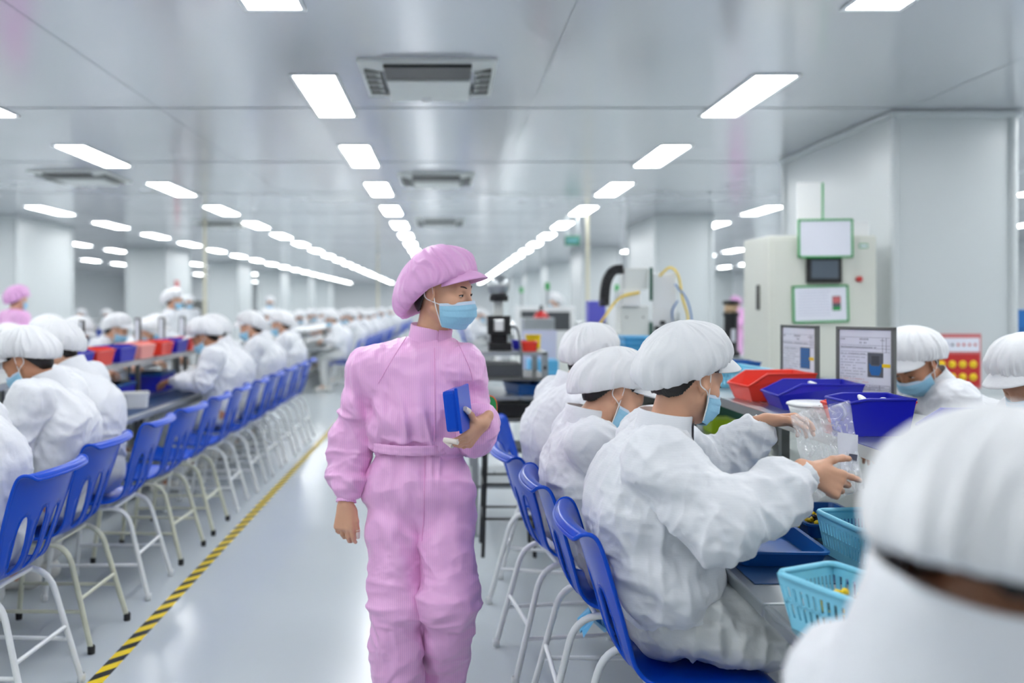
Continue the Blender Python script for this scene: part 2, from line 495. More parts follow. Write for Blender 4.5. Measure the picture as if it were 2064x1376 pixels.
# ------------------------------------------------------------------ chairs
def chair_shell():
    prof = [(.205, .445), (.200, .464), (.17, .474), (.09, .470), (0, .462), (-.09, .464), (-.145, .480), (-.182, .520), (-.205, .58),
            (-.228, .66), (-.252, .74), (-.276, .82), (-.292, .858), (-.310, .872), (-.330, .868), (-.338, .852)]
    P = [Vector((x, 0, z)) for x, z in prof]
    P = smooth_path(P, 8)
    L = [0.0]
    for i in range(1, len(P)): L.append(L[-1]+(P[i]-P[i-1]).length)
    T = L[-1]
    def at(v):
        s = v*T
        for i in range(1, len(P)):
            if s <= L[i] or i == len(P)-1:
                f = (s-L[i-1])/(L[i]-L[i-1])
                return P[i-1].lerp(P[i], f)
    def half(v):
        z = v
        return 0.205-0.034*math.exp(-((v-0.52)/0.16)**2)-0.004*max(0, v-.85)/.15
    # outline in (u, v) with rounded corners
    out = []
    def corner(cu, cv, ru, rv, a0, a1, n=12):
        for k in range(n+1):
            a = a0+(a1-a0)*k/n
            out.append((cu+ru*math.cos(a), cv+rv*math.sin(a)))
    corner(0.78, 0.05, 0.22, 0.05, -PI/2, 0)
    for v in np.linspace(0.11, 0.92, 60): out.append((1.0, float(v)))
    corner(0.80, 0.93, 0.20, 0.07, 0, PI/2)
    for u in np.linspace(0.72, -0.72, 17): out.append((float(u), 1.0))
    corner(-0.80, 0.93, 0.20, 0.07, PI/2, PI)
    for v in np.linspace(0.92, 0.11, 60): out.append((-1.0, float(v)))
    corner(-0.78, 0.05, 0.22, 0.05, PI, 1.5*PI)
    for u in np.linspace(-0.70, 0.70, 13): out.append((float(u), 0.0))
    # clean doubles
    O = [out[0]]
    for p in out[1:]:
        if abs(p[0]-O[-1][0])+abs(p[1]-O[-1][1]) > 1e-4: O.append(p)
    out = O
    slots = []
    for cu, w, v0, v1 in ((-0.53, 0.19, 0.475, 0.745), (0.0, 0.19, 0.47, 0.76), (0.53, 0.19, 0.475, 0.745)):
        loop = []
        for k in range(24):
            a = 2*PI*k/24
            cv = (v0+v1)/2; hv = (v1-v0)/2
            sv = math.sin(a); cu_ = math.cos(a)
            vv = cv+hv*math.copysign(abs(sv)**0.75, sv)
            ww = w*(1.0-0.25*(vv-v0)/(v1-v0))
            loop.append((cu+ww*math.copysign(abs(cu_)**0.75, cu_), vv))
        slots.append(loop)
    def inside(p, poly):
        c = False; j = len(poly)-1
        for i in range(len(poly)):
            if (poly[i][1] > p[1]) != (poly[j][1] > p[1]) and p[0] < (poly[j][0]-poly[i][0])*(p[1]-poly[i][1])/(poly[j][1]-poly[i][1])+poly[i][0]:
                c = not c
            j = i
        return c
    V2 = []; E = []
    def addloop(l):
        n0 = len(V2)
        V2.extend(l)
        for i in range(len(l)): E.append((n0+i, n0+(i+1) % len(l)))
    addloop(out)
    for s in slots: addloop(s)
    for v in np.concatenate([np.linspace(0.02, 0.84, 38), np.linspace(.855, .988, 12)]):
        for u in np.linspace(-0.94, 0.94, 18):
            p = (float(u)+0.0003, float(v)+0.0002)
            if inside(p, out) and not any(inside((p[0]+du, p[1]+dv), s) for s in slots for du in (-.03, 0, .03) for dv in (-.008, 0, .008)):
                V2.append(p)
    r = geometry.delaunay_2d_cdt([Vector((p[0]*.2, p[1]*T)) for p in V2], E, [], 0, 1e-6)
    vs, fs = [Vector((p.x/.2, p.y/T)) for p in r[0]], r[2]
    def map3(u, v):
        p = at(min(max(v, 0), 1))
        h = half(v)
        x, z = p.x, p.z
        bk = min(max((v-0.36)/0.24, 0), 1); bk = bk*bk*(3-2*bk)
        x += bk*0.030*u*u - bk*0.012
        z += (1-bk)*0.016*u*u
        return Vector((x, u*h, z))
    tris = []
    for f in fs:
        c = (sum(vs[i].x for i in f)/len(f), sum(vs[i].y for i in f)/len(f))
        if inside(c, out) and not any(inside(c, s) for s in slots): tris.append(list(f))
    used = sorted({i for f in tris for i in f}); mp = {i: k for k, i in enumerate(used)}
    top = []; bot = []
    for i in used:
        u, v = vs[i].x, vs[i].y
        e = 2e-3
        du = map3(u+e, v)-map3(u-e, v); dv = map3(u, min(1, v+e))-map3(u, max(0, v-e))
        nrm = du.cross(dv).normalized()
        p = map3(u, v)
        top.append(p+nrm*.0025); bot.append(p-nrm*.0025)
    n = len(used)
    F = []; cnt = {}
    for f in tris:
        g = [mp[i] for i in f]
        F.append(g); F.append([i+n for i in g[::-1]])
        for a_, b_ in zip(g, g[1:]+g[:1]): cnt[(a_, b_)] = 1
    for (a_, b_) in list(cnt):
        if (b_, a_) not in cnt: F.append([b_, a_, a_+n, b_+n])
    mb = MB(); mb.add(top+bot, F, True)
    rim = [map3(u, v) for u, v in out]
    mb.tube(rim+[rim[0]], 0.0062, 8, caps=False)
    for s in slots:
        rr = [map3(u, v) for u, v in s]
        mb.tube(rr+[rr[0]], 0.0042, 6, caps=False)
    return mb

def make_chair(tube='tube', rubber=True):
    r = empty('chair')
    chair_shell().build('seat_shell', 'blue', r)
    for s in (-1, 1):
        y0 = s*0.155; yf = s*0.185
        rear = round_corner([(0.0, y0, .447), (-.185, y0, .447), (-.30, yf, 0.012)], 0.09, 7)
        front = round_corner([(0.0, y0, .447), (.155, y0, .447), (.205, yf, 0.012)], 0.08, 7)
        for pts in (rear, front):
            lg = MB().tube(pts, 0.0115, 10).build('leg', tube, r)
            e = pts[-1]
            MB().lathe([(0.0, 0.0), (0.0145, 0.0), (0.0155, 0.03), (0.012, 0.034)], (e.x, e.y, 0.0), 12).build('rubber_foot', 'rubber' if rubber else tube, lg)
        MB().tube([(-.258, s*.174, .17), (.188, s*.175, .17)], 0.0085, 8).build('stretcher', tube, r)
    MB().tube([(-.245, -.171, .22), (-.245, .171, .22)], 0.0085, 8).build('stretcher', tube, r)
    MB().tube([(.178, -.17, .30), (.178, .17, .30)], 0.0085, 8).build('stretcher', tube, r)
    MB().tube([(-.12, -.155, .447), (-.12, .155, .447)], 0.009, 8).build('cross_bar', tube, r)
    return r
CHAIR = make_chair('tube', False)
CHAIR_WORN = make_chair('tube_worn', True)
used_chair = {}
def place_chair(x, y, rz, label, group, worn=False):
    p = CHAIR_WORN if worn else CHAIR
    if not used_chair.get(worn):
        used_chair[worn] = True; o = p
    else: o = copy_tree(p)
    o.location = (x, y, 0); o.rotation_euler = (0, 0, rz)
    return tag(o, label, 'chair', group)

# ------------------------------------------------------------------ smooth solid modelling: rounded shapes blended on a grid
_rng = np.random.RandomState(7)
_perm = _rng.permutation(256).astype(np.int32)
_perm = np.concatenate([_perm, _perm, _perm])
_val = _rng.uniform(-1, 1, 256).astype(np.float32)
def vnoise(P):
    P = np.asarray(P, dtype=np.float32)
    I = np.floor(P).astype(np.int32); f = P-I
    f = f*f*f*(f*(f*6-15)+10)
    I &= 255
    def h(dx, dy, dz):
        return _val[_perm[_perm[_perm[(I[:, 0]+dx) & 255]+((I[:, 1]+dy) & 255)]+((I[:, 2]+dz) & 255)]]
    x, y, z = f[:, 0], f[:, 1], f[:, 2]
    def L(a, b, t): return a+(b-a)*t
    return L(L(L(h(0,0,0), h(1,0,0), x), L(h(0,1,0), h(1,1,0), x), y), L(L(h(0,0,1), h(1,0,1), x), L(h(0,1,1), h(1,1,1), x), y), z)
def ridge(P):
    """sharp-crested folds in -1..1"""
    return 1.0-2.2*np.abs(vnoise(P))

class KNear:
    """blend width: kmax round a joint, kmin away from it"""
    def __init__(self, c, r0, r1, kmax, kmin):
        self.c = v3(c); self.r0 = r0; self.r1 = r1; self.kmax = kmax; self.kmin = kmin
    def __call__(self, P):
        d = np.sqrt(((P-self.c)**2).sum(-1))
        t = np.clip((d-self.r0)/(self.r1-self.r0), 0, 1)
        t = t*t*(3-2*t)
        return self.kmax+(self.kmin-self.kmax)*t

def v3(p): return np.array([p[0], p[1], p[2]], dtype=np.float32)

class Field:
    def __init__(self, h):
        self.h = h; self.p = []
    def cap(self, a, b, ra, rb=None, k=0.02, flat=None, sub=False):
        """tapered rod; flat = (direction, factor) thins it along a direction"""
        rb = ra if rb is None else rb
        a, b = v3(a), v3(b)
        r = max(ra, rb)
        ab = b-a; L2 = float(ab@ab)+1e-9
        if flat:
            u = v3(Vector(flat[0]).normalized()); s = flat[1]
        def f(P):
            q = P-a
            t = np.clip((q@ab)/L2, 0, 1)
            q = q-t[..., None]*ab
            rr = ra+(rb-ra)*t
            if flat:
                du = q@u
                q = q+(du*(1/s-1))[..., None]*u
                d = np.sqrt((q*q).sum(-1))-rr
                return d*(s+(1-s)*0.5) if s < 1 else d
            return np.sqrt((q*q).sum(-1))-rr
        if flat and flat[1] > 1: r = r*flat[1]
        self.p.append((f, np.minimum(a, b)-r, np.maximum(a, b)+r, k, sub)); return self
    def ell(self, c, rad, R=None, k=0.02, sub=False):
        c = v3(c); rad = np.array(rad, dtype=np.float32)
        Rm = np.eye(3, dtype=np.float32) if R is None else np.array(R, dtype=np.float32)
        m = float(rad.max())
        def f(P):
            q = (P-c)@Rm
            k0 = np.sqrt(((q/rad)**2).sum(-1)); k1 = np.sqrt(((q/rad**2)**2).sum(-1))+1e-9
            return k0*(k0-1)/k1
        self.p.append((f, c-m, c+m, k, sub)); return self
    def box(self, c, half, rnd, R=None, k=0.01, sub=False):
        c = v3(c); half = np.array(half, dtype=np.float32)
        Rm = np.eye(3, dtype=np.float32) if R is None else np.array(R, dtype=np.float32)
        m = float(np.sqrt((half**2).sum()))+rnd
        def f(P):
            q = np.abs((P-c)@Rm)-(half-rnd)
            return np.sqrt((np.maximum(q, 0)**2).sum(-1))+np.minimum(q.max(-1), 0)-rnd
        self.p.append((f, c-m, c+m, k, sub)); return self
    def mesh(self, clip=None):
        h = self.h
        pos = [q for q in self.p if not q[4]]
        lo = np.min([q[1] for q in pos], 0)-3*h; hi = np.max([q[2] for q in pos], 0)+3*h
        if clip is not None:
            lo = np.maximum(lo, clip[0]); hi = np.minimum(hi, clip[1])
        n = np.ceil((hi-lo)/h).astype(int)+1
        D = np.full(n, 1.0, dtype=np.float32)
        ax = [lo[i]+h*np.arange(n[i], dtype=np.float32) for i in range(3)]
        for f, a, b, k, sub in self.p:
            kf = k if callable(k) else None
            mg = (kf.kmax if kf else k)+2.5*h
            i0 = np.clip(np.floor((a-mg-lo)/h).astype(int), 0, n); i1 = np.clip(np.ceil((b+mg-lo)/h).astype(int)+1, 0, n)
            if (i1 <= i0).any(): continue
            sl = tuple(slice(i0[j], i1[j]) for j in range(3))
            G = np.stack(np.meshgrid(ax[0][sl[0]], ax[1][sl[1]], ax[2][sl[2]], indexing='ij'), -1)
            d = f(G).astype(np.float32)
            A = D[sl]
            if kf: k = kf(G).astype(np.float32)
            if sub:
                t = np.clip(0.5-0.5*(A+d)/k, 0, 1)
                D[sl] = A*(1-t)+(-d)*t+k*t*(1-t)
            else:
                t = np.clip(0.5+0.5*(A-d)/k, 0, 1)
                D[sl] = A*(1-t)+d*t-k*t*(1-t)
        return surface_nets(D, lo, h)

def surface_nets(D, lo, h):
    ins = D < 0
    # keep open ends closed
    ins[0] = ins[-1] = False; ins[:, 0] = ins[:, -1] = False; ins[:, :, 0] = ins[:, :, -1] = False
    s = np.zeros(tuple(np.array(D.shape)-1), dtype=np.uint8)
    for dx in (0, 1):
        for dy in (0, 1):
            for dz in (0, 1):
                s += ins[dx:D.shape[0]-1+dx, dy:D.shape[1]-1+dy, dz:D.shape[2]-1+dz]
    act = (s > 0) & (s < 8)
    I = np.array(np.nonzero(act)).T
    idx = np.full(s.shape, -1, dtype=np.int32)
    idx[act] = np.arange(len(I))
    corner = np.array([[i >> 2 & 1, i >> 1 & 1, i & 1] for i in range(8)])
    cv = np.stack([D[I[:, 0]+c[0], I[:, 1]+c[1], I[:, 2]+c[2]] for c in corner], 1)
    acc = np.zeros((len(I), 3), dtype=np.float32); cnt = np.zeros(len(I), dtype=np.float32)
    for a in range(8):
        for bit in (1, 2, 4):
            if a & bit: continue
            b = a | bit
            va, vb = cv[:, a], cv[:, b]
            m = (va < 0) != (vb < 0)
            t = np.where(m, va/(va-vb+1e-12), 0)
            pnt = corner[a]+(corner[b]-corner[a])*t[:, None]
            acc += np.where(m[:, None], pnt, 0); cnt += m
    V = (I+acc/np.maximum(cnt, 1)[:, None])*h+lo
    Fs = []
    for axis in range(3):
        o1, o2 = [(1, 2), (2, 0), (0, 1)][axis]
        sh = list(D.shape)
        A = [slice(None)]*3; B = [slice(None)]*3
        A[axis] = slice(0, -1); B[axis] = slice(1, None)
        a_, b_ = ins[tuple(A)], ins[tuple(B)]
        X = np.array(np.nonzero(a_ != b_)).T
        if len(X) == 0: continue
        flip = a_[X[:, 0], X[:, 1], X[:, 2]]
        def cell(d1, d2):
            C = X.copy(); C[:, o1] += d1; C[:, o2] += d2
            return idx[C[:, 0], C[:, 1], C[:, 2]]
        q = np.stack([cell(-1, -1), cell(0, -1), cell(0, 0), cell(-1, 0)], 1)
        q[~flip] = q[~flip][:, ::-1]
        Fs.append(q)
    F = np.concatenate(Fs)
    F = F[(F >= 0).all(1)]
    return V.astype(np.float32), F

def vnormals(V, F):
    n = np.cross(V[F[:, 2]]-V[F[:, 0]], V[F[:, 3]]-V[F[:, 1]])
    N = np.zeros_like(V)
    for j in range(4):
        for c in range(3):
            N[:, c] += np.bincount(F[:, j], weights=n[:, c], minlength=len(V))
    return N/(np.sqrt((N*N).sum(1))[:, None]+1e-9)

def relax(V, F, it=1, lam=0.5):
    for _ in range(it):
        S = np.zeros_like(V); c = np.zeros(len(V), dtype=np.float32)
        for j in range(4):
            a, b = F[:, j], F[:, (j+1) % 4]
            for k in range(3):
                S[:, k] += np.bincount(a, weights=V[b, k], minlength=len(V))
            c += np.bincount(a, minlength=len(V))
        V = V+(S/np.maximum(c, 1)[:, None]-V)*lam
    return V.astype(np.float32)

# ------------------------------------------------------------------ people
def headmat(fwd, roll=0.0):
    """columns: face direction, left, up"""
    f = Vector(fwd).normalized()
    l = Vector((0, 0, 1)).cross(f).normalized()
    u = f.cross(l)
    if roll:
        q = Matrix.Rotation(roll, 3, f)
        l = q @ l; u = q @ u
    return Matrix((f, l, u)).transposed()

def add_head(F, H, R, k=1.0, ears=True):
    """H head centre at eye level, R head matrix"""
    Rm = np.array(R, dtype=np.float32)
    P = lambda x, y, z: H+R @ Vector((x, y, z))*k
    F.ell(P(-.012, 0, .03), (.096*k, .075*k, .086*k), Rm, 0.02)
    F.ell(P(.028, 0, -.028), (.062*k, .058*k, .078*k), Rm, 0.03)
    F.cap(P(.060, -.010, -.092), P(.060, .010, -.092), .019*k, k=.03)
    for s in (-1, 1):
        F.cap(P(.0, s*.050, -.052), P(.056, s*.016, -.090), .019*k, .016*k, .025)
        F.ell(P(.058, s*.038, -.024), (.024*k, .024*k, .022*k), Rm, 0.025)
        F.cap(P(.076, s*.012, .020), P(.066, s*.044, .022), .013*k, .012*k, .02)
    for s in (-1, 1):
        F.ell(P(.096, s*.033, .001), (.018*k, .017*k, .0105*k), Rm, 0.012, sub=True)
        F.ell(P(.070, s*.033, .000), (.0165*k, .0165*k, .0135*k), Rm, 0.006)
    F.cap(P(.084, 0, .008), P(.103, 0, -.030), .0075*k, .0105*k, .012)
    for s in (-1, 1):
        F.ell(P(.092, s*.012, -.034), (.010*k, .008*k, .008*k), Rm, 0.008)
        F.cap(P(.086, 0, -.056), P(.080, s*.018, -.058), .0065*k, .004*k, .008)
        F.cap(P(.085, 0, -.066), P(.078, s*.016, -.064), .007*k, .004*k, .008)
    if ears:
        for s in (-1, 1):
            Re = R @ Matrix.Rotation(s*R_(22), 3, 'Z') @ Matrix.Rotation(R_(-10), 3, 'Y')
            F.ell(P(-.008, s*.078, .000), (.021*k, .0075*k, .030*k), np.array(Re), 0.008)
            F.cap(P(-.002, s*.073, -.022), P(.0, s*.070, -.030), .008*k, .006*k, .008)
            F.ell(P(-.004, s*.086, .002), (.011*k, .006*k, .018*k), np.array(Re), 0.004, sub=True)

def hand_frame(d, back):
    d = Vector(d).normalized(); b = Vector(back)
    b = (b-d*b.dot(d)).normalized()
    t = b.cross(d)           # to the thumb side for a left hand seen from its back
    return d, b, t

def add_hand(F, W, d, back, side, curls=(20, 25, 30, 35), thumb=(40, 15), k=1.0, spread=4.0, thumb_in=25, bases=(1, 1, 1, 1)):
    """W wrist, d along the fingers, back = direction the back of the hand faces, side +1 left / -1 right.
    Returns finger tips."""
    d, b, t = hand_frame(d, back)
    t = t*(-side)            # thumb side
    W = Vector(W)
    s = k
    P = lambda x, y, z: W+d*(x*s)+t*(y*s)+b*(z*s)
    # palm
    F.cap(P(-.03, 0, 0), P(.02, 0, 0), .023*s, .024*s, .012, flat=(b, .72))
    for y0, y1 in ((.024, .027), (.008, .009), (-.008, -.010), (-.022, -.028)):
        F.cap(P(.012, y0*.8, 0), P(.080, y1, .002), .0135*s, .0115*s, .010)
    F.ell(P(.03, .022, -.010), (.028*s, .018*s, .015*s), np.array(Matrix((d, t, b)).transposed()), .012)
    tips = []
    lens = (.070, .078, .072, .056)
    for i, y in enumerate((.028, .0095, -.0095, -.028)):
        a = P(.082-.004*abs(i-1), y, .002)
        fan = R_(spread*(1.5-i))
        cur = R_(curls[i])
        dirv = (d*math.cos(fan)+t*math.sin(fan)).normalized()
        r0 = (.0088, .0090, .0086, .0078)[i]*s
        L = lens[i]*s
        ang = cur*0.9*bases[i]
        for j, fr in enumerate((.46, .30, .24)):
            dd = dirv*math.cos(ang)-b*math.sin(ang)
            e = a+dd*(L*fr)
            F.cap(a, e, r0*(1-.07*j), r0*(.94-.08*j), .0035 if j else .006)
            a = e
            ang += cur
        tips.append((a, dd))
    # thumb
    a = P(.022, .030, -.006)
    ta, tb = R_(thumb[0]), R_(thumb[1])
    ti = R_(thumb_in)
    for j, (L, r) in enumerate(((.036, .0115), (.032, .0100), (.024, .0088))):
        an = ta-tb*j
        ii = ti*(0.5+.5*j)
        dd = (d*math.cos(an)+t*math.sin(an))*math.cos(ii)-b*math.sin(ii)
        e = a+dd*(L*s)
        F.cap(a, e, r*s, r*s*.9, .006)
        a = e
    tips.insert(0, (a, dd))
    return tips

def build_body(name, J, h, root, m, hands=None, k=1.0):
    """one continuous skin: head, neck, trunk, arms, hands, legs. J in root-local coordinates"""
    F = Field(h)
    H, R = J['head'], J['R']
    lat = (J['sL']-J['sR']).normalized()
    up = (J['neck']-J['pelvis']).normalized()
    fw = lat.cross(up)
    F.cap(J['pelvis']+up*.04, J['chest'], .125, .125, .05, flat=(fw, .68))
    F.cap(J['chest'], J['neck']-up*.06, .12, .085, .05, flat=(fw, .68))
    F.cap(J['sL'].lerp(J['sR'], .12), J['sR'].lerp(J['sL'], .12), .05, .05, .05)
    F.cap(J['neck']-up*.05, H+R @ Vector((-.022, 0, -.03)), .056, .050, .03)
    for s in 'LR':
        F.cap(J['s'+s], J['e'+s], .046, .036, .03)
        F.cap(J['e'+s], J['w'+s], .037, .024, .02)
        F.cap(J['h'+s], J['k'+s], .075, .052, .05)
        F.cap(J['k'+s], J['a'+s], .05, .034, .03)
        t = J['t'+s]
        F.cap(J['a'+s], J['a'+s].lerp(t, .25)-Vector((0, 0, .02)), .034, .032, .02)
        F.cap(J['a'+s]-Vector((0, 0, .03)), t, .032, .024, .03)
    tips = {}
    if hands:
        for s, kw in hands.items():
            kw = dict(kw)
            tips[s] = add_hand(F, J['w'+s], kw.pop('d'), kw.pop('back'), 1 if s == 'L' else -1, **kw)
    add_head(F, H, R, k)
    V, Q = F.mesh()
    o = mesh_obj(name, V, Q, m, root, True)
    return o, tips

def fold_disp(V, N, J, amp, freq=9.0, seed=0.0, folds=()):
    """cloth folds: broad ridged waves plus stronger ones round the joints"""
    S = np.array([seed, seed*1.7, seed*.6], dtype=np.float32)
    wv = np.stack([vnoise(V*5+S), vnoise(V*5+S+11), vnoise(V*5+S+23)], 1)*0.35
    d = amp*0.75*ridge((V*np.array([freq, freq, freq*0.6])+wv*2.5+S))+amp*0.5*ridge(V*np.array([freq*2.3, freq*2.3, freq*1.3])+wv*4+S*2)+amp*.22*ridge(V*freq*4.6+wv*5+S*3)
    for c, rad, a, direc, f in folds:
        c = v3(c)
        w = np.exp(-((V-c)**2).sum(1)/rad**2)
        dv = v3(Vector(direc).normalized())
        al = (V-c)@dv
        q = V-c-al[:, None]*dv
        Pn = dv[None, :]*(al*f)[:, None]+q*(f*0.28)+wv*1.6+S*3
        d = d+a*w*ridge(Pn)
    return V+N*d[:, None]

def build_jacket(name, J, h, root, m, seed, loose=1.0, sleeve=None, extra=None, folds=(), amp=.004, hem=None, cuffs=True, torso=None, post=None):
    F = Field(h)
    lat = (J['sL']-J['sR']).normalized()
    up = (J['neck']-J['pelvis']).normalized()
    fw = lat.cross(up)
    L = loose
    tp = torso or (.165, .168, .70)
    F.cap(J['pelvis']+up*.12, J['chest']-up*.05, tp[0]*L, tp[1]*L, .06, flat=(fw, tp[2]))
    F.cap(J['chest']-up*.05, J['neck']-up*.11, .165*L, .115*L, .06, flat=(fw, .72))
    F.cap(J['sL'], J['sR'], .070*L, .070*L, .06)
    if extra: extra(F, lat, up, fw)
    F.cap(J['neck']-up*.09, J['neck']-up*.065, .078, .062, .03)
    for s in 'LR':
        F.cap(J['neck']-up*.075, J['s'+s]+up*.0, .056, .066*L, .05)
        sl = sleeve or (.078, .070, .058)
        sh, el, wr = J['s'+s], J['e'+s], J['w'+s]
        F.cap(sh, el, sl[0]*L, sl[1]*L, KNear(sh, .06, .14, .05, .004))
        fa = (wr-el); a = fa.normalized()
        F.cap(el, el+fa*.66, sl[1]*L, sl[2]*L, KNear(el, .09, .16, .03, .006))
        F.cap(el+fa*.66, wr-a*.045, sl[2]*L, .036, .012)
    if post: post(F)
    V, Q = F.mesh()
    V = relax(V, Q, 1)
    N = vnormals(V, Q)
    fl = list(folds)
    for s in 'LR':
        fl.append((J['e'+s], .12, .016, (J['e'+s]-J['s'+s]).normalized()+(J['w'+s]-J['e'+s]).normalized(), 26))
        fl.append((J['s'+s].lerp(J['e'+s], .25), .13, .011, lat if s == 'L' else -lat, 20))
        fl.append((J['w'+s].lerp(J['e'+s], .15), .09, .010, (J['w'+s]-J['e'+s]), 34))
    fl.append((J['pelvis']+up*.1, .2, .012, up, 20))
    V = fold_disp(V, N, J, amp, 9.0, seed, fl)
    V = relax(V, Q, 1, .35)
    o = mesh_obj(name, V, Q, m, root, True)
    if cuffs:
        for s in 'LR':
            a = (J['w'+s]-J['e'+s]).normalized()
            w = J['w'+s]
            cuff_ring('cuff', w-a*.040, a, .036, .030, .034, m, o)
    return o

def cuff_ring(name, c, axis, r0, r1, L, m, parent, n=36, lift=0.002):
    """gathered elastic band round a limb"""
    a = Vector(axis).normalized()
    u = a.cross(Vector((0.31, 0.2, 0.9))).normalized(); w = a.cross(u)
    prof = [(-.012, r0*1.25), (0, r0*1.06), (L*.3, r1*1.02), (L*.6, r1*1.03), (L*.9, r1*1.1), (L, r1*1.08), (L*.95, r1*.86), (L*.5, r1*.8)]
    V = []; F = []
    for i, (t, r) in enumerate(prof):
        for k in range(n):
            an = 2*PI*k/n
            g = 1+.05*math.sin(an*12+i*.7)*(1 if i < 6 else 0)+.02*math.sin(an*5+1)
            V.append(c+a*t+(u*math.cos(an)+w*math.sin(an))*(r*g))
    for i in range(len(prof)-1):
        for k in range(n):
            F.append([i*n+k, i*n+(k+1) % n, (i+1)*n+(k+1) % n, (i+1)*n+k])
    mb = MB().add(V, F, True)
    return mb.build(name, m, parent)

def build_trousers(name, J, h, root, m, seed, folds=(), amp=.004, rad=(.13, .105, .085, .07), hem=True, extra=None, top=None, legk=.03):
    F = Field(h)
    lat = (J['hL']-J['hR']).normalized()
    up = (J['neck']-J['pelvis']).normalized()
    fw = lat.cross(up)
    F.cap(J['pelvis']+up*.02, J['pelvis']+up*(top or .09), .148, .142, .05, flat=(fw, .78))
    for s in 'LR':
        F.cap(J['h'+s].lerp(J['k'+s], .15), J['k'+s], rad[0], rad[1], .045 if s == 'L' else legk)
        F.cap(J['k'+s], J['a'+s].lerp(J['k'+s], .10), rad[2]*1.1, rad[3], .03 if s == 'L' else min(.03, legk*1.5))
    if extra: extra(F, lat, up, fw)
    V, Q = F.mesh()
    V = relax(V, Q, 1)
    N = vnormals(V, Q)
    fl = list(folds)
    for s in 'LR':
        leg = (J['k'+s]-J['h'+s]).normalized()
        sh = (J['a'+s]-J['k'+s]).normalized()
        fl.append((J['k'+s], .14, .010, leg+sh, 22))
        fl.append((J['h'+s], .16, .014, leg+up*.4, 18))
        fl.append((J['a'+s].lerp(J['k'+s], .35), .2, .008, sh*.6+lat*.35, 20))
    V = fold_disp(V, N, J, amp, 8.0, seed+3, fl)
    V = relax(V, Q, 1, .35)
    return mesh_obj(name, V, Q, m, root, True)

def build_collar(J, root, m, tilt=(0, 0, 0), r=.067, hgt=.078, front=None):
    lat = (J['sL']-J['sR']).normalized()
    up = ((J['head']+J['R'] @ Vector((-.022, 0, -.05)))-J['neck']).normalized()*.55+(J['neck']-J['pelvis']).normalized()
    up.normalize()
    fw = lat.cross(up).normalized() if front is None else Vector(front)
    fw = (fw-up*fw.dot(up)).normalized(); lat = up.cross(fw)
    c = J['neck']-up*.036
    V = []; F = []
    n = 44
    a0, a1 = R_(-188), R_(184)
    prof = [(-1.0, 1.12, 0), (-.4, 1.12, 0), (0.0, 1.10, 0), (.3, 1.06, 0), (.7, 1.0, 0), (1.0, 1.0, 0), (1.03, .965, 0), (1.0, .93, 0), (.5, .93, 0), (-.2, 1.0, 0)]
    for i, (t, rr, _) in enumerate(prof):
        for k in range(n+1):
            an = a0+(a1-a0)*k/n
            ov = 0.006*(k/n)
            # opening at the front: an measured from the back
            dirv = -fw*math.cos(an)+lat*math.sin(an)
            frontness = 0.5-0.5*math.cos(an)
            hh = hgt*(1.0+.12*frontness)
            V.append(c+dirv*(r*rr+ov)*(1+.06*frontness)+up*(t*hh-.012*frontness))
    for i in range(len(prof)-1):
        for k in range(n):
            F.append([i*(n+1)+k, i*(n+1)+k+1, (i+1)*(n+1)+k+1, (i+1)*(n+1)+k])
    return MB().add(V, F, True).build('collar', m, root)

def to_head(V, H, R, k=1.0):
    A = np.array(R, dtype=np.float32)
    return np.asarray(V, dtype=np.float32)@A.T*k+v3(H)

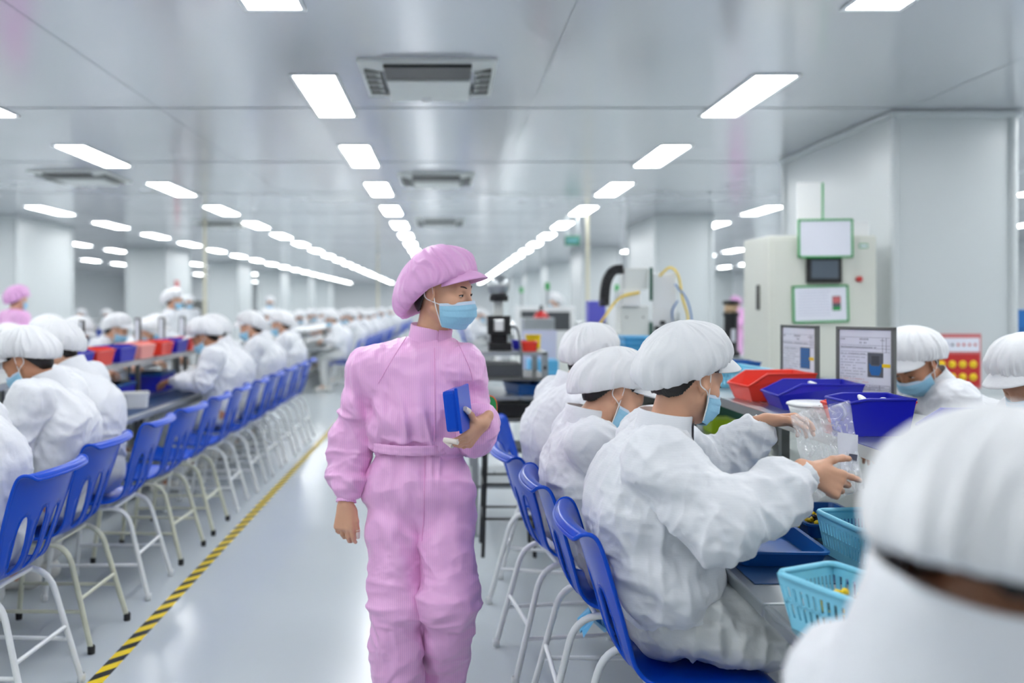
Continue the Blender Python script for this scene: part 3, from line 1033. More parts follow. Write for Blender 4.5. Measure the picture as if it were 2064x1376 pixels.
def build_cap(H, R, root, m, mv, seed=0.0, puff=1.0, visor=True, k=1.0, back=0.0, lift=0.008, sag=.034):
    """gathered hood cap with an elastic band and a short peak, in the head's own frame"""
    rs = np.random.RandomState(int(seed*10)+3)
    c0 = np.array([-.004, 0, .028+lift]); u = np.array([.875, 0, .484]); nn = np.array([-.484, 0, .875])
    nt_, ns = 220, 56
    th = np.linspace(0, 2*PI, nt_, endpoint=False)
    # fold profile round the band: uneven gathers
    g1 = sum(rs.uniform(.4, 1)*np.sin(f*th+rs.uniform(0, 6.28)) for f in (9, 13, 17, 22))
    g2 = sum(rs.uniform(.4, 1)*np.sin(f*th+rs.uniform(0, 6.28)) for f in (4, 6, 7, 10))
    g1 = -np.abs(g1)*.8+.6
    V = []
    for j in range(ns+1):
        s = j/ns
        lat0 = -1.0+(PI/2+1.0)*(s**0.85)
        sm = min(1, s/.22); sm = sm*sm*(3-2*sm)
        ru, ry = .113, .0865
        e = .0025*np.sin(36*th)*max(0, 1-s/.12)
        rx = (ru+e); ryy = (ry+e)
        ring = c0+np.outer(np.cos(th)*rx, u)+np.outer(np.sin(th)*ryy, [0, 1, 0])+np.outer(np.full(nt_, -.008+.02*min(1, s/.1)), nn)
        wob = vnoise(np.stack([np.cos(th)*2.2+seed, np.sin(th)*2.2, np.full(nt_, s*3.0)], 1))
        rdg = ridge(np.stack([np.cos(th)*4.5+seed+wob*.6, np.sin(th)*4.5+wob*.6, np.full(nt_, s*2.2+seed)], 1))
        rdf = ridge(np.stack([np.cos(th)*10.5+seed+wob*1.2, np.sin(th)*10.5+wob*1.2, np.full(nt_, s*1.5)], 1))
        fold = .0075*rdf*math.sin(PI*min(1, s*1.8+.10))**.6*max(0, 1-s*1.25)+.0080*rdg*math.sin(PI*min(1, s+.08))**.7*(1-.35*s)+.006*wob*math.sin(PI*s)
        backness = np.clip(-np.cos(th), 0, 1)
        pr = (.135+.018*backness*puff+back*backness)*puff+fold
        py = .112*puff+fold
        pz = .100*puff+fold*.7
        # the bag sags at the back
        off = c0-.016*u+.032*nn
        cl = math.cos(lat0); sl = math.sin(lat0)
        puffp = off+np.outer(np.cos(th)*pr*cl, u)+np.outer(np.sin(th)*py*cl, [0, 1, 0])+np.outer(pz*sl-sag*backness*cl*(1-.5*s), nn)
        V.append(ring*(1-sm)+puffp*sm)
    V = np.concatenate(V)
    # inner hem
    hem = c0+np.outer(np.cos(th)*.104, u)+np.outer(np.sin(th)*.080, [0, 1, 0])+np.outer(np.full(nt_, .006), nn)
    V = np.concatenate([hem, V])
    Fq = []
    for j in range(ns+1):
        for i in range(nt_):
            a = j*nt_+i; b = j*nt_+(i+1) % nt_
            Fq.append([a, b, b+nt_, a+nt_])
    cap = mesh_obj('cap', to_head(V, H, R, k), np.array(Fq), m, root, True)
    if visor:
        na, nr = 30, 8
        top = []; bot = []
        for i in range(na+1):
            a = R_(-68.1+136.2*i/na)
            ca = math.cos(a)
            reach = .062*max(0, math.cos(a*1.32))**.75
            base = c0+u*(math.cos(a)*.111)+np.array([0, 1, 0])*(math.sin(a)*.085)+nn*(.004)
            od = np.array([.98, 0, -.12-.04*0])*math.cos(a*.7)+np.array([0, 1, 0])*math.sin(a*.7)
            for j in range(nr+1):
                t = j/nr
                p = base+od*(reach*t)+np.array([0, 0, -1])*(.012*t*t+.016*abs(math.sin(a))**2*t)
                top.append(p+np.array([0, 0, .0013])); bot.append(p-np.array([0, 0, .0013]))
        n = len(top)
        Vv = np.array(top+bot); Fv = []
        for i in range(na):
            for j in range(nr):
                a = i*(nr+1)+j; b = a+nr+1
                Fv.append([a, a+1, b+1, b]); Fv.append([n+a, n+b, n+b+1, n+a+1])
            a = i*(nr+1)+nr; b = a+nr+1
            Fv.append([a, n+a, n+b, b])
            a = i*(nr+1); b = a+nr+1
            Fv.append([a, b, n+b, n+a])
        for i in (0, na):
            for j in range(nr):
                a = i*(nr+1)+j
                Fv.append([a, n+a, n+a+1, a+1])
        mesh_obj('visor', to_head(Vv, H, R, k), Fv, mv, cap, True)
    return cap

def build_hair(H, R, root, m, h=.004, k=1.0, low=-.064):
    F = Field(h)
    F.ell((-.014, 0, .03), (.101, .0795, .090), None, .01)
    F.ell((-.045, 0, -.035), (.060, .060, .055), None, .03)
    V, Q = F.mesh()
    x, y, z = V[:, 0], V[:, 1], V[:, 2]
    wob = .0010*np.sin(y*240)
    zl = np.interp(x, [-.12, -.075, -.056, -.037, -.020, 0, .03, .055, .075, .10], [low, low, low+.012, -.018, .020, .035, .030, .036, .064, .095])
    keep = z > zl+wob
    kf = keep[Q].all(1)
    # sideburn stays in front of the ear
    Q = Q[kf]
    used = np.unique(Q); mp = np.full(len(V), -1); mp[used] = np.arange(len(used))
    V = V[used]; Q = mp[Q]
    # give the sheet thickness by a shrunken inner copy
    Vi = (V-np.array([-.014, 0, .02]))*.955+np.array([-.014, 0, .02])
    n = len(V)
    # boundary stitching
    e = {}
    for q in Q.tolist():
        for a, b in zip(q, q[1:]+q[:1]):
            e[(a, b)] = e.get((a, b), 0)+1
    side = [[b, a, a+n, b+n] for (a, b) in e if (b, a) not in e]
    Fq = np.concatenate([Q, Q[:, ::-1]+n, np.array(side)])
    return mesh_obj('hair', to_head(np.concatenate([V, Vi]), H, R, k), Fq, m, root, True)

def build_mask(H, R, root, k=1.0, ears=(-1, 1)):
    nu, nv = 40, 26
    V = []
    def pos(u, v, off=0.0):
        # v 0 top .. 1 bottom
        a = u*R_(72)
        xf = .112+.008*math.sin(PI*min(1, v*1.15))-.028*max(0, v-.55)/.45
        zt = -.016-.100*v
        zt += (-.004-.010*(1-v))*abs(u)**1.5+.012*v*abs(u)**1.5
        if v < .25: xf -= .006*(1-v/.25)*(0 if abs(u) < .16 else min(1, (abs(u)-.16)/.2))
        yy = (.070+.004*math.sin(PI*v)-.010*max(0, v-.6))*math.sin(a)/math.sin(R_(72))*(1)
        ca = (math.cos(a)-math.cos(R_(72)))/(1-math.cos(R_(72)))
        xs = .022+.012*v
        x = xs+(xf-xs)*max(0, ca)**.72
        # pleats
        pl = .0028*((v*3.6) % 1.0)*(1 if .12 < v < .92 else 0)*math.cos(u*PI/2)**.3
        n = Vector((math.cos(a*.9), math.sin(a*.9), 0))
        return Vector((x, yy, zt))+n*(pl+off)
    for off in (0.0, -.0018):
        for j in range(nv+1):
            for i in range(nu+1):
                V.append(pos(-1+2*i/nu, j/nv, off))
    n = (nu+1)*(nv+1)
    F = []
    for j in range(nv):
        for i in range(nu):
            a = j*(nu+1)+i
            F.append([a, a+1, a+nu+2, a+nu+1]); F.append([n+a, n+a+nu+1, n+a+nu+2, n+a+1])
    for i in range(nu):
        F.append([i, n+i, n+i+1, i+1]); a = nv*(nu+1)+i
        F.append([a, a+1, n+a+1, n+a])
    for j in range(nv):
        a = j*(nu+1); F.append([a, a+nu+1, n+a+nu+1, n+a])
        a += nu; F.append([a, n+a, n+a+nu+1, a+nu+1])
    o = mesh_obj('face_mask', to_head(np.array([list(p) for p in V]), H, R, k), F, 'mask', root, True)
    # stitched pale edge on top
    mb = MB()
    pts = [pos(-1+2*i/nu, .045, .0012) for i in range(nu+1)]
    V2 = []; F2 = []
    for i in range(nu+1):
        u = -1+2*i/nu
        V2 += [pos(u, 0.0, .0012), pos(u, .105, .0012)]
    for i in range(nu): F2.append([2*i, 2*i+1, 2*i+3, 2*i+2])
    mesh_obj('edge_band', to_head(np.array([list(p) for p in V2]), H, R, k), F2, 'mask_edge', o, True)
    for s in ears:
        t = pos(s, .04); b = pos(s, .93)
        ear_t = Vector((-.002, s*.084, .026)); ear_b = Vector((-.024, s*.084, -.014)); mid = Vector((-.030, s*.082, .012))
        path = [t, t.lerp(ear_b, .6)+Vector((0, s*.008, 0)), ear_b, mid, Vector((-.012, s*.083, .032)), Vector((.004, s*.079, .030)), b.lerp(ear_t, .45)+Vector((0, s*.006, 0)), b]
        path = [b, b.lerp(ear_t, .5)+Vector((0, s*.007, 0)), ear_t, Vector((-.018, s*.085, .026)), mid, ear_b, t.lerp(ear_b, .45)+Vector((0, s*.007, 0)), t]
        path = smooth_path(path, 5)
        mb = MB().tube([Vector(to_head([list(p)], H, R, k)[0]) for p in path], .0017*k, 6)
        mb.build('ear_loop', 'loop', o)
    return o

def build_eyes(H, R, root, k=1.0):
    for s in (-1, 1):
        c = Vector((.0705, s*.033, .000))
        P = lambda p: Vector(to_head([list(p)], H, R, k)[0])
        mb = MB()
        # almond of the open eye on the lid ball
        V = []; F = []
        n = 14
        for i in range(n+1):
            a = -1+2*i/n
            hgt = .0030*(1-a*a)**.6
            for t in (-1, -.3, .3, 1):
                yy = a*.0135; zz = t*hgt-.001
                xx = math.sqrt(max(0, 1-(yy/.0165)**2-(zz/.0135)**2))*.0165+.0012
                V.append(P(c+Vector((xx, yy, zz))))
        for i in range(n):
            for j in range(3):
                F.append([i*4+j, i*4+j+1, i*4+5+j, i*4+4+j])
        e = mb.add(V, F, True).build('eye', 'eye', root)
        V = []; F = []
        off = .0025
        for j, r in enumerate((0, .0030, .0058)):
            for i in range(16):
                an = 2*PI*i/16
                yy = r*math.cos(an)-s*.0015-.0015; zz = max(-.0034, min(.0026, r*math.sin(an)))-.0008
                xx = math.sqrt(max(0, 1-(yy/.0165)**2-(zz/.0135)**2))*.0165+.0018
                V.append(P(c+Vector((xx, yy, zz))))
        for j in range(2):
            for i in range(16):
                F.append([j*16+i, j*16+(i+1) % 16, (j+1)*16+(i+1) % 16, (j+1)*16+i])
        MB().add(V, F, True).build('iris', 'iris', e)
        # upper lash line
        pts = []
        for i in range(11):
            a = -1+2*i/10
            yy = a*.0142; zz = .0031*(1-a*a)**.6-.0004
            xx = math.sqrt(max(0, 1-(yy/.0165)**2-(zz/.0135)**2))*.0165+.0022
            pts.append(P(c+Vector((xx, yy, zz))))
        MB().tube(pts, .0013*k, 5).build('eyelash', 'iris', e)
        pts = [P(Vector((.0905, s*.014, .0225))), P(Vector((.0885, s*.026, .0275))), P(Vector((.082, s*.038, .0285))), P(Vector((.072, s*.050, .024)))]
        pts = smooth_path(pts, 4)
        MB().tube(pts, .0032*k, 6, r2=.0014*k).build('eyebrow', 'brow', root)

def build_shoe(J, s, root, m):
    F = Field(.005)
    a, t = J['a'+s], J['t'+s]
    d = (t-a); d.z = 0; d.normalize()
    base = min(a.z-.075, t.z-.03)
    z = a.z-.055
    F.cap(a+Vector((0, 0, -.02)), Vector((a.x, a.y, z))-d*.02, .042, .038, .02)
    tz = t.z
    F.cap(Vector((a.x, a.y, z+.005))-d*.02, Vector((t.x, t.y, tz)), .038, .035, .03)
    V, Q = F.mesh()
    return mesh_obj('shoe', V, Q, m, root, True)

def lowest(o):
    return min(v.co.z for v in o.data.vertices)

def make_person(J, root, seed, body_h=.005, cloth_h=.008, skin='skin', cloth='white_cloth', trouser='white_trouser', cap='white_cap', trim=None,
                hands=None, k=1.0, puff=1.0, mask=True, eyes=False, mask_ears=(-1, 1), jk=None, tk=None, shoes='shoe', back=0.0, collar=True, ckw=None, cots=(), hair_low=-.070, lift=.008, sag=.034):
    H, R = J['head'], J['R']
    body, tips = build_body('body', J, body_h, root, skin, hands, k)
    build_hair(H, R, root, 'hair', .0032, k, hair_low)
    build_cap(H, R, root, cap, trim or cap, seed, puff, True, k, back, lift, sag)
    if mask: build_mask(H, R, root, k, mask_ears)
    if eyes: build_eyes(H, R, root, k)
    j = build_jacket('jacket', J, cloth_h, root, cloth, seed, **(jk or {}))
    if collar: build_collar(J, j, cloth, **(ckw or {}))
    build_trousers('trousers', J, cloth_h, root, trouser, seed, **(tk or {}))
    for s in 'LR': build_shoe(J, s, root, shoes)
    return tips

# ------------------------------------------------------------------ the woman in pink, walking towards the camera
D0 = 2.75
rl = Vector((px(845, 985, D0+.03).x, D0+.03, 0))
W = empty('person', rl, 0, 'woman in pink striped coveralls and peaked pink hood walking with a blue box', 'person')
q = lambda x, y, d: px(x, y, d)-rl
J = dict(pelvis=q(843, 985, 2.78), chest=q(846, 775, 2.79), neck=q(866, 678, 2.80), head=q(895, 590, 2.75),
         sR=q(750, 750, 2.79), eR=q(709, 880, 2.82), wR=q(697, 1016, 2.74),
         sL=q(928, 746, 2.76), eL=q(950, 866, 2.82), wL=q(972, 852, 2.60),
         hR=q(797, 1010, 2.78), kR=q(796, 1225, 2.68), hL=q(896, 1010, 2.78), kL=q(906, 1212, 2.64),
         aR=Vector((-.055, -.06, .085)), tR=Vector((-.06, -.24, .03)))
J['aL'] = Vector((q(893, 1300, 2.84).x, .08, .14)); J['tL'] = J['aL']+Vector((.01, -.10, -.10))
th = R_(62)
J['R'] = headmat((math.sin(th), -math.cos(th), -.10), R_(3))
def hero_jacket(F, lat, up, fw):
    # the blouse bags over the elastic waist and the sleeve bags at the left elbow
    F.cap(q(800, 862, 2.77), q(880, 862, 2.77), .085, .085, .05)
    F.ell(q(836, 845, 2.75), (.135, .10, .075), None, .05)
    F.cap(q(810, 745, 2.79), q(905, 745, 2.79), .075, .07, .05)
def hero_post(F):
    F.ell(q(957, 872, 2.72), (.056, .09, .072), None, .02)
    F.ell(q(698, 966, 2.77), (.054, .054, .06), None, .03)
def hero_trousers(F, lat, up, fw):
    F.ell(q(843, 985, 2.775), (.180, .128, .125), None, .04)
    F.ell(q(791, 1060, 2.77), (.093, .115, .12), None, .012)
    F.ell(q(906, 1060, 2.77), (.093, .115, .12), None, .012)
hh = {'R': dict(d=(-.05, -.10, -1), back=(-.25, -.95, .1), curls=(20, 26, 30, 34), thumb=(14, 8), thumb_in=14, k=.93, spread=2.5, bases=(1, 1, 1, 1)),
      'L': dict(d=(-.62, -.36, -.62), back=(.35, -.72, -.58), curls=(24, 34, 40, 46), thumb=(88, 8), thumb_in=-4, k=.93, spread=3, bases=(.9, .8, .8, .8))}
tips = make_person(J, W, 1.0, .0028, .0045, 'skin', 'pink_cloth', 'pink_cloth', 'pink_cap', 'pink_cap', hh, .98, 1.06, True, True, (-1, 1), back=.016, lift=.0, sag=.05,
                   jk=dict(loose=1.0, extra=hero_jacket, post=hero_post, sleeve=(.074, .072, .062), amp=.006, torso=(.135, .148, .72),
                           folds=[(q(835, 860, 2.68), .16, .010, (1, 0, .2), 30), (q(745, 840, 2.72), .10, .012, (.6, 0, .5), 24), (q(700, 960, 2.7), .08, .010, (.4, 0, .9), 30),
                                  (q(960, 800, 2.7), .10, .010, (.3, 0, 1), 30)]),
                   tk=dict(extra=hero_trousers, rad=(.090, .084, .080, .072), amp=.005, legk=.003,
                           folds=[(q(845, 945, 2.66), .13, .011, (1, 0, 0), 34), (q(840, 1090, 2.66), .13, .010, (.7, 0, .5), 20), (q(800, 1280, 2.6), .16, .007, (.25, 0, 1), 24), (q(900, 1270, 2.6), .15, .008, (-.2, 0, 1), 26)]),
                   shoes='shoe_pink', ckw=dict(r=.066, hgt=.072, front=(.45, -.9, 0)))
# elastic waistband
def ring_band(name, c, rx, ry, z0, z1, m, parent, n=90, amp=.003, fr=26):
    V = []; F = []
    prof = [(0, .985), (.12, 1.012), (.35, 1.0), (.65, 1.0), (.9, 1.012), (1, .985)]
    for t, r in prof:
        for k in range(n):
            a = 2*PI*k/n
            g = 1+amp/rx*math.sin(fr*a)+amp*.6/rx*math.sin(fr*1.7*a+t*4)
            V.append((c[0]+rx*r*g*math.cos(a), c[1]+ry*r*g*math.sin(a), z0+(z1-z0)*t))
    for i in range(len(prof)-1):
        for k in range(n):
            F.append([i*n+k, i*n+(k+1) % n, (i+1)*n+(k+1) % n, (i+1)*n+k])
    return MB().add(V, F, True).build(name, m, parent)
wb = q(838, 893, 2.775)
ring_band('waistband', wb, .150, .127, wb.z-.020, wb.z+.012, 'pink_cloth', W)
# front placket and raglan seams as fine raised welts
def hold(p, size, root_loc, yaw=0):
    pass
# finger cots
def finger_cot(root, tip, dirv, r=.0105, L=.03):
    d = Vector(dirv).normalized()
    return MB().tube([tip-d*L, tip-d*L*.5, tip+d*.003, tip+d*.008], r, 12, r2=r*.75).build('finger_cot', 'nail', root)
for hs, fi, rr_, L_ in (('R', 0, .0098, .026), ('L', 0, .0098, .022), ('L', 1, .0092, .040), ('L', 2, .0092, .030)):
    finger_cot(W, tips[hs][fi][0], tips[hs][fi][1], rr_, L_)
# raglan seams, front placket and crotch seam, laid on the cloth
def seam(target, path, r, name, m, off=.0006):
    me = target.data
    from mathutils.bvhtree import BVHTree
    T = BVHTree.FromPolygons([v.co for v in me.vertices], [p.vertices[:] for p in me.polygons])
    pts = []
    P = smooth_path([q(x, y, 2.75) for x, y in path], 8)
    for p in P:
        o = Vector((p.x, -1.2, p.z))
        h = T.ray_cast(o, Vector((0, 1, 0)))
        if h[0] is not None: pts.append(h[0]+h[1]*off)
    if len(pts) > 2: MB().tube(pts, r, 6).build(name, m, target)
jk_ = [c for c in W.children if c.name.startswith('jacket')][0]
tr_ = [c for c in W.children if c.name.startswith('trousers')][0]
seam(jk_, [(826, 668), (806, 700), (785, 735), (765, 770)], .0016, 'raglan_seam', 'pink_trim')
seam(jk_, [(912, 668), (928, 700), (944, 735), (953, 765)], .0016, 'raglan_seam', 'pink_trim')
seam(jk_, [(876, 700), (877, 760), (878, 830), (876, 880)], .0020, 'front_placket', 'pink_trim')
seam(tr_, [(858, 905), (857, 960), (856, 1020), (852, 1075)], .0022, 'front_seam', 'pink_trim')
# the blue box in her left hand
bx = px(922, 823, 2.545)
rot = Matrix.Rotation(R_(-14), 3, 'Z') @ Matrix.Rotation(R_(-7), 3, 'Y')
mb = MB()
mb.box(-.024, -.075, -.062, .018, .075, .062, bev=.010, rot=rot, piv=(0, 0, 0))
b_ = empty('storage_box', bx, 0, 'blue plastic box in the left hand of the woman in pink', 'box')
mb.build('tub', 'blue', b_)
MB().box(.016, -.080, -.068, .026, .080, .068, bev=.004, rot=rot, piv=(0, 0, 0)).build('lid', 'blue', b_)
g = empty('pouch', px(987, 824, 2.94), 0, 'green pouch with orange edge tucked behind the pink sleeve', 'pouch')
mb = MB(); pts = []
for k in range(24):
    a = 2*PI*k/24
    pts.append((.034*math.copysign(abs(math.cos(a))**.7, math.cos(a))-.010, 0, .046*math.copysign(abs(math.sin(a))**.7, math.sin(a))))
V = [(p[0], -.006, p[2]) for p in pts]+[(p[0], .006, p[2]) for p in pts]
F = [list(range(24)), list(range(24, 48))[::-1]]+[[k, 24+k, 24+(k+1) % 24, (k+1) % 24] for k in range(24)]
mb.add(V, F); mb.build('pad', 'green_dk', g) if 'green_dk' in M else mb.build('pad', 'green', g)
MB().tube([Vector(p) for p in pts]+[Vector(pts[0])], .004, 6, caps=False).build('edging', 'orange', g)

# ------------------------------------------------------------------ seated workers
def seated(hx=.10, hz=1.23, pitch=20, yaw=0, roll=0, hip=-.04, hipz=.61, wr=None, el=None, turn=0, sw=.170, neck=None, chest=None, nk=.118):
    """joints of a seated worker facing +x with the seat centre at the origin of its own frame"""
    p, w = R_(pitch), R_(yaw)
    f = Vector((math.cos(p)*math.cos(w), math.cos(p)*math.sin(w), -math.sin(p)))
    R = headmat(f, R_(roll))
    H = Vector((hx, 0, hz))
    N = Vector(neck) if neck else H+R @ Vector((-.030, 0, -.05))+Vector((-.055, 0, -.062))
    P = Vector((hip, 0, hipz))
    C = Vector(chest) if chest else P.lerp(N, .64)+Vector((-.045, 0, .02))
    t = R_(turn)
    lat = Vector((-math.sin(t), math.cos(t), 0))
    sc = N+Vector((.01, 0, -.068))
    J = dict(pelvis=P, chest=C, neck=N, head=H, R=R, sL=sc+lat*sw, sR=sc-lat*sw)
    wr = wr or ((.34, .10, .865), (.34, -.10, .865))
    J['wL'], J['wR'] = Vector(wr[0]), Vector(wr[1])
    if el: J['eL'], J['eR'] = Vector(el[0]), Vector(el[1])
    else:
        for s, sg in (('L', 1), ('R', -1)):
            m = J['s'+s].lerp(J['w'+s], .5)
            L = (J['w'+s]-J['s'+s]).length
            drop = math.sqrt(max(.0, (.275**2-(L/2)**2)))
            J['e'+s] = m+Vector((-.45, sg*.36, -.6)).normalized()*drop
            J['e'+s].z = max(J['e'+s].z, .865)
    for s, sg in (('L', 1), ('R', -1)):
        J['h'+s] = Vector((hip+.03, sg*.085, hipz-.005)); J['k'+s] = Vector((.35, sg*.09, .595))
        J['a'+s] = Vector((.31, sg*.085, .105)); J['t'+s] = Vector((.46, sg*.10, .035))
    return J
REST = {'L': dict(d=(.9, -.25, -.25), back=(.25, .25, .93), curls=(22, 26, 30, 34), thumb=(30, 10)),
        'R': dict(d=(.9, .25, -.25), back=(.25, -.25, .93), curls=(22, 26, 30, 34), thumb=(30, 10))}

def root_at(x, y, yaw, label, group=None):
    return empty('person', (x, y, 0), yaw, label, 'person', group)

# the worker with the plastic bag
SX = .66
def ws(p): return Vector((p[0]-SX, p[1]-2.30, p[2]))
r = root_at(SX, 2.30, 0, 'person in white cap and blue mask holding up a clear plastic bag at the workbench')
J = dict(pelvis=ws((.605, 2.31, .61)), chest=ws((.535, 2.31, .93)), neck=ws((.600, 2.30, 1.115)), head=ws((.668, 2.305, 1.252)),
         sR=ws((.548, 2.135, 1.045)), eR=ws((.665, 2.02, .92)), wR=ws((.915, 2.08, 1.035)),
         sL=ws((.605, 2.475, 1.055)), eL=ws((.83, 2.57, .93)), wL=ws((.962, 2.50, 1.105)),
         hR=ws((.65, 2.22, .618)), kR=ws((1.0, 2.20, .59)), aR=ws((.97, 2.215, .105)), tR=ws((1.12, 2.20, .035)),
         hL=ws((.65, 2.40, .618)), kL=ws((1.0, 2.40, .59)), aL=ws((.97, 2.385, .105)), tL=ws((1.12, 2.40, .035)))
J['R'] = headmat((.85, .42, -.28), R_(4))
def bagger(F, lat, up, fw):
    F.ell(ws((.575, 2.3, .73)), (.145, .19, .12), None, .06)
    F.ell(ws((.53, 2.3, .93)), (.12, .19, .15), None, .06)
hb = {'R': dict(d=(.88, .08, -.40), back=(-.10, -.97, .2), curls=(14, 40, 46, 48), thumb=(42, 12), thumb_in=12, k=.97, spread=4, bases=(.6, .8, .9, .9)),
      'L': dict(d=(.95, -.10, .05), back=(.05, .45, .9), curls=(26, 30, 34, 40), thumb=(30, 10), thumb_in=30, k=.97, spread=3)}
make_person(J, r, 4.2, .003, .005, 'skin', 'white_cloth', 'white_trouser', 'white_cap', None, hb, 1.0, .95, True, True, (-1, 1), back=.010,
            jk=dict(extra=bagger, sleeve=(.086, .086, .068), amp=.0085, torso=(.185, .178, .78),
                    folds=[(ws((.60, 2.08, .98)), .16, .012, (.3, 0, 1), 22), (ws((.50, 2.15, .75)), .18, .014, (.4, 0, 1), 20), (ws((.80, 2.0, .93)), .14, .014, (.8, 0, .5), 24), (ws((.62, 2.1, .66)), .16, .012, (1, 0, .2), 22)]),
            tk=dict(rad=(.103, .092, .082, .070), amp=.010, folds=[(ws((.75, 2.1, .56)), .2, .012, (1, .2, .3), 26)]), ckw=dict(r=.070, hgt=.080))

# the two workers beyond
r = root_at(.595, 2.85, 0, 'person in white bending low between the plastic bag worker and the bare-necked worker')
Jb = seated(hx=-.015, hz=1.15, pitch=34, yaw=-2, roll=-4, hip=-.04, wr=((.36, .12, .87), (.36, -.10, .87)))
make_person(Jb, r, 7.1, .0035, .006, hands=REST, puff=.99, back=.016, hair_low=-.08, sag=.055, jk=dict(sleeve=(.084, .078, .062), amp=.0085, torso=(.178, .175, .76)), tk=dict(rad=(.103, .092, .082, .070), amp=.010))
r = root_at(.50, 3.40, R_(14), 'person in white cap facing away with bare nape, beyond two bench mates')
Ja = seated(hx=.10, hz=1.225, pitch=24, yaw=26, roll=0, hip=-.02, hipz=.622, wr=((.40, .10, .87), (.40, -.10, .87)), sw=.178)
make_person(Ja, r, 9.6, .0035, .006, hands=REST, puff=.95, back=.004, hair_low=-.092, jk=dict(sleeve=(.088, .080, .064), amp=.0085, torso=(.19, .185, .76)), tk=dict(rad=(.103, .092, .082, .070), amp=.010))

# the blurred worker close to the camera
r = root_at(.582, .795, R_(14), 'large blurred person in white cap close to the camera at the right edge')
Jf = seated(hx=-.055, hz=1.192, pitch=52, yaw=26, roll=4, hip=-.05, wr=((.42, .16, .87), (.42, -.08, .87)), sw=.175, neck=(-.125, 0, 1.15), chest=(-.07, 0, .86))
for s_, y_ in (('R', -.165), ('L', .15)):
    Jf['s'+s_] = Vector((-.08, y_, 1.01)); Jf['e'+s_] = Vector((.05, y_*1.3, .87))
make_person(Jf, r, 12.4, .004, .007, hands=REST, skin='skin_tan', puff=1.10, back=.012, lift=0, sag=.05, jk=dict(sleeve=(.080, .074, .06), amp=.005, loose=.95, torso=(.165, .155, .76)), ckw=dict(r=.074, hgt=.092), tk=dict(rad=(.102, .092, .082, .07)))

# workers on the far side of the bench
r = root_at(2.42, 3.55, PI, 'person in white across the workbench, face bowed low beside the printed sheets')
Jo = seated(hx=.42, hz=1.205, pitch=38, yaw=26, hip=-.0, wr=((.56, .12, .87), (.56, -.12, .87)), chest=(.07, 0, .92))
make_person(Jo, r, 15.2, .004, .007, hands=REST, skin='skin_tan', eyes=True, puff=1.0, jk=dict(amp=.0085), tk=dict(rad=(.102, .092, .082, .07)))
r = root_at(2.50, 2.90, PI, 'person in white peaked cap cut off by the right picture edge')
Jo2 = seated(hx=.46, hz=1.195, pitch=36, yaw=10, hip=-.0, wr=((.60, .12, .87), (.60, -.12, .87)), chest=(.10, 0, .92))
make_person(Jo2, r, 17.7, .004, .007, hands=REST, puff=1.02, jk=dict(amp=.0085), tk=dict(rad=(.102, .092, .082, .07)))

# the row along the left bench: three postures, each worker placed on its own
def proto(J, seed, hands=REST, skin='skin', **kw):
    r = empty('person')
    make_person(J, r, seed, .0055, .009, hands=hands, skin=skin, puff=.98, hair_low=-.090, jk=dict(amp=.0085, sleeve=(.084, .076, .062), torso=(.178, .172, .76)), tk=dict(rad=(.102, .092, .082, .07)), **kw)
    return r
PA = proto(seated(hx=.24, hz=1.17, pitch=36, yaw=4, hip=-.03), 21.3)
PB = proto(seated(hx=.10, hz=1.205, pitch=34, yaw=0, hip=-.05), 24.9, skin='skin_tan')
PC = proto(seated(hx=.22, hz=1.225, pitch=24, yaw=8, hip=-.03), 28.4)
PD = proto(seated(hx=.06, hz=1.25, pitch=18, yaw=0, hip=-.04), 31.8)
used_p = set()
def place_person(P, x, y, yaw, label, group=None, s=1.0):
    if id(P) not in used_p:
        used_p.add(id(P)); o = P
    else: o = copy_tree(P)
    o.location = (x, y, 0); o.rotation_euler = (0, 0, yaw)
    if s != 1.0: o.scale = (s, s, s)
    return tag(o, label, 'person', group)
LX = -1.80
place_person(PA, LX+.12, 3.03, PI+R_(-4), 'hunched person in white whose back rises at the left picture edge')
place_person(PB, LX+.04, 3.68, PI+R_(2), 'person in white with ear and mask loops showing, second along the left bench')
place_person(PC, LX-.02, 4.30, PI+R_(-6), 'person in white with broad back and dark nape, third along the left bench')
GL = 'seated workers along the left bench'
place_person(PB, LX-.03, 6.62, PI+R_(6), 'person in white bowed over the left bench, first beyond three empty chairs', GL)
place_person(PC, LX-.02, 7.25, PI+R_(-4), 'person in white, second beyond three empty chairs at the left bench', GL)
place_person(PD, LX, 7.88, PI, 'person in white, third beyond three empty chairs at the left bench', GL)
place_person(PC, LX+.02, 8.50, PI+R_(3), 'person in white, fourth beyond three empty chairs at the left bench', GL)
place_person(PD, LX+.04, 9.10, PI+R_(-3), 'person in white, last at the far end of the left bench', GL)
GF = 'workers across the left bench'
for i, (y, P, dx) in enumerate(((5.95, PA, 0), (6.65, PC, 0), (7.35, PB, .03), (8.05, PC, .0), (8.75, PA, -.02), (9.45, PB, 0))):
    place_person(P, -3.40+dx, y, R_(5*(-1)**i), '%s masked person in white facing the aisle across the left bench' % ORD[i].capitalize(), GF)

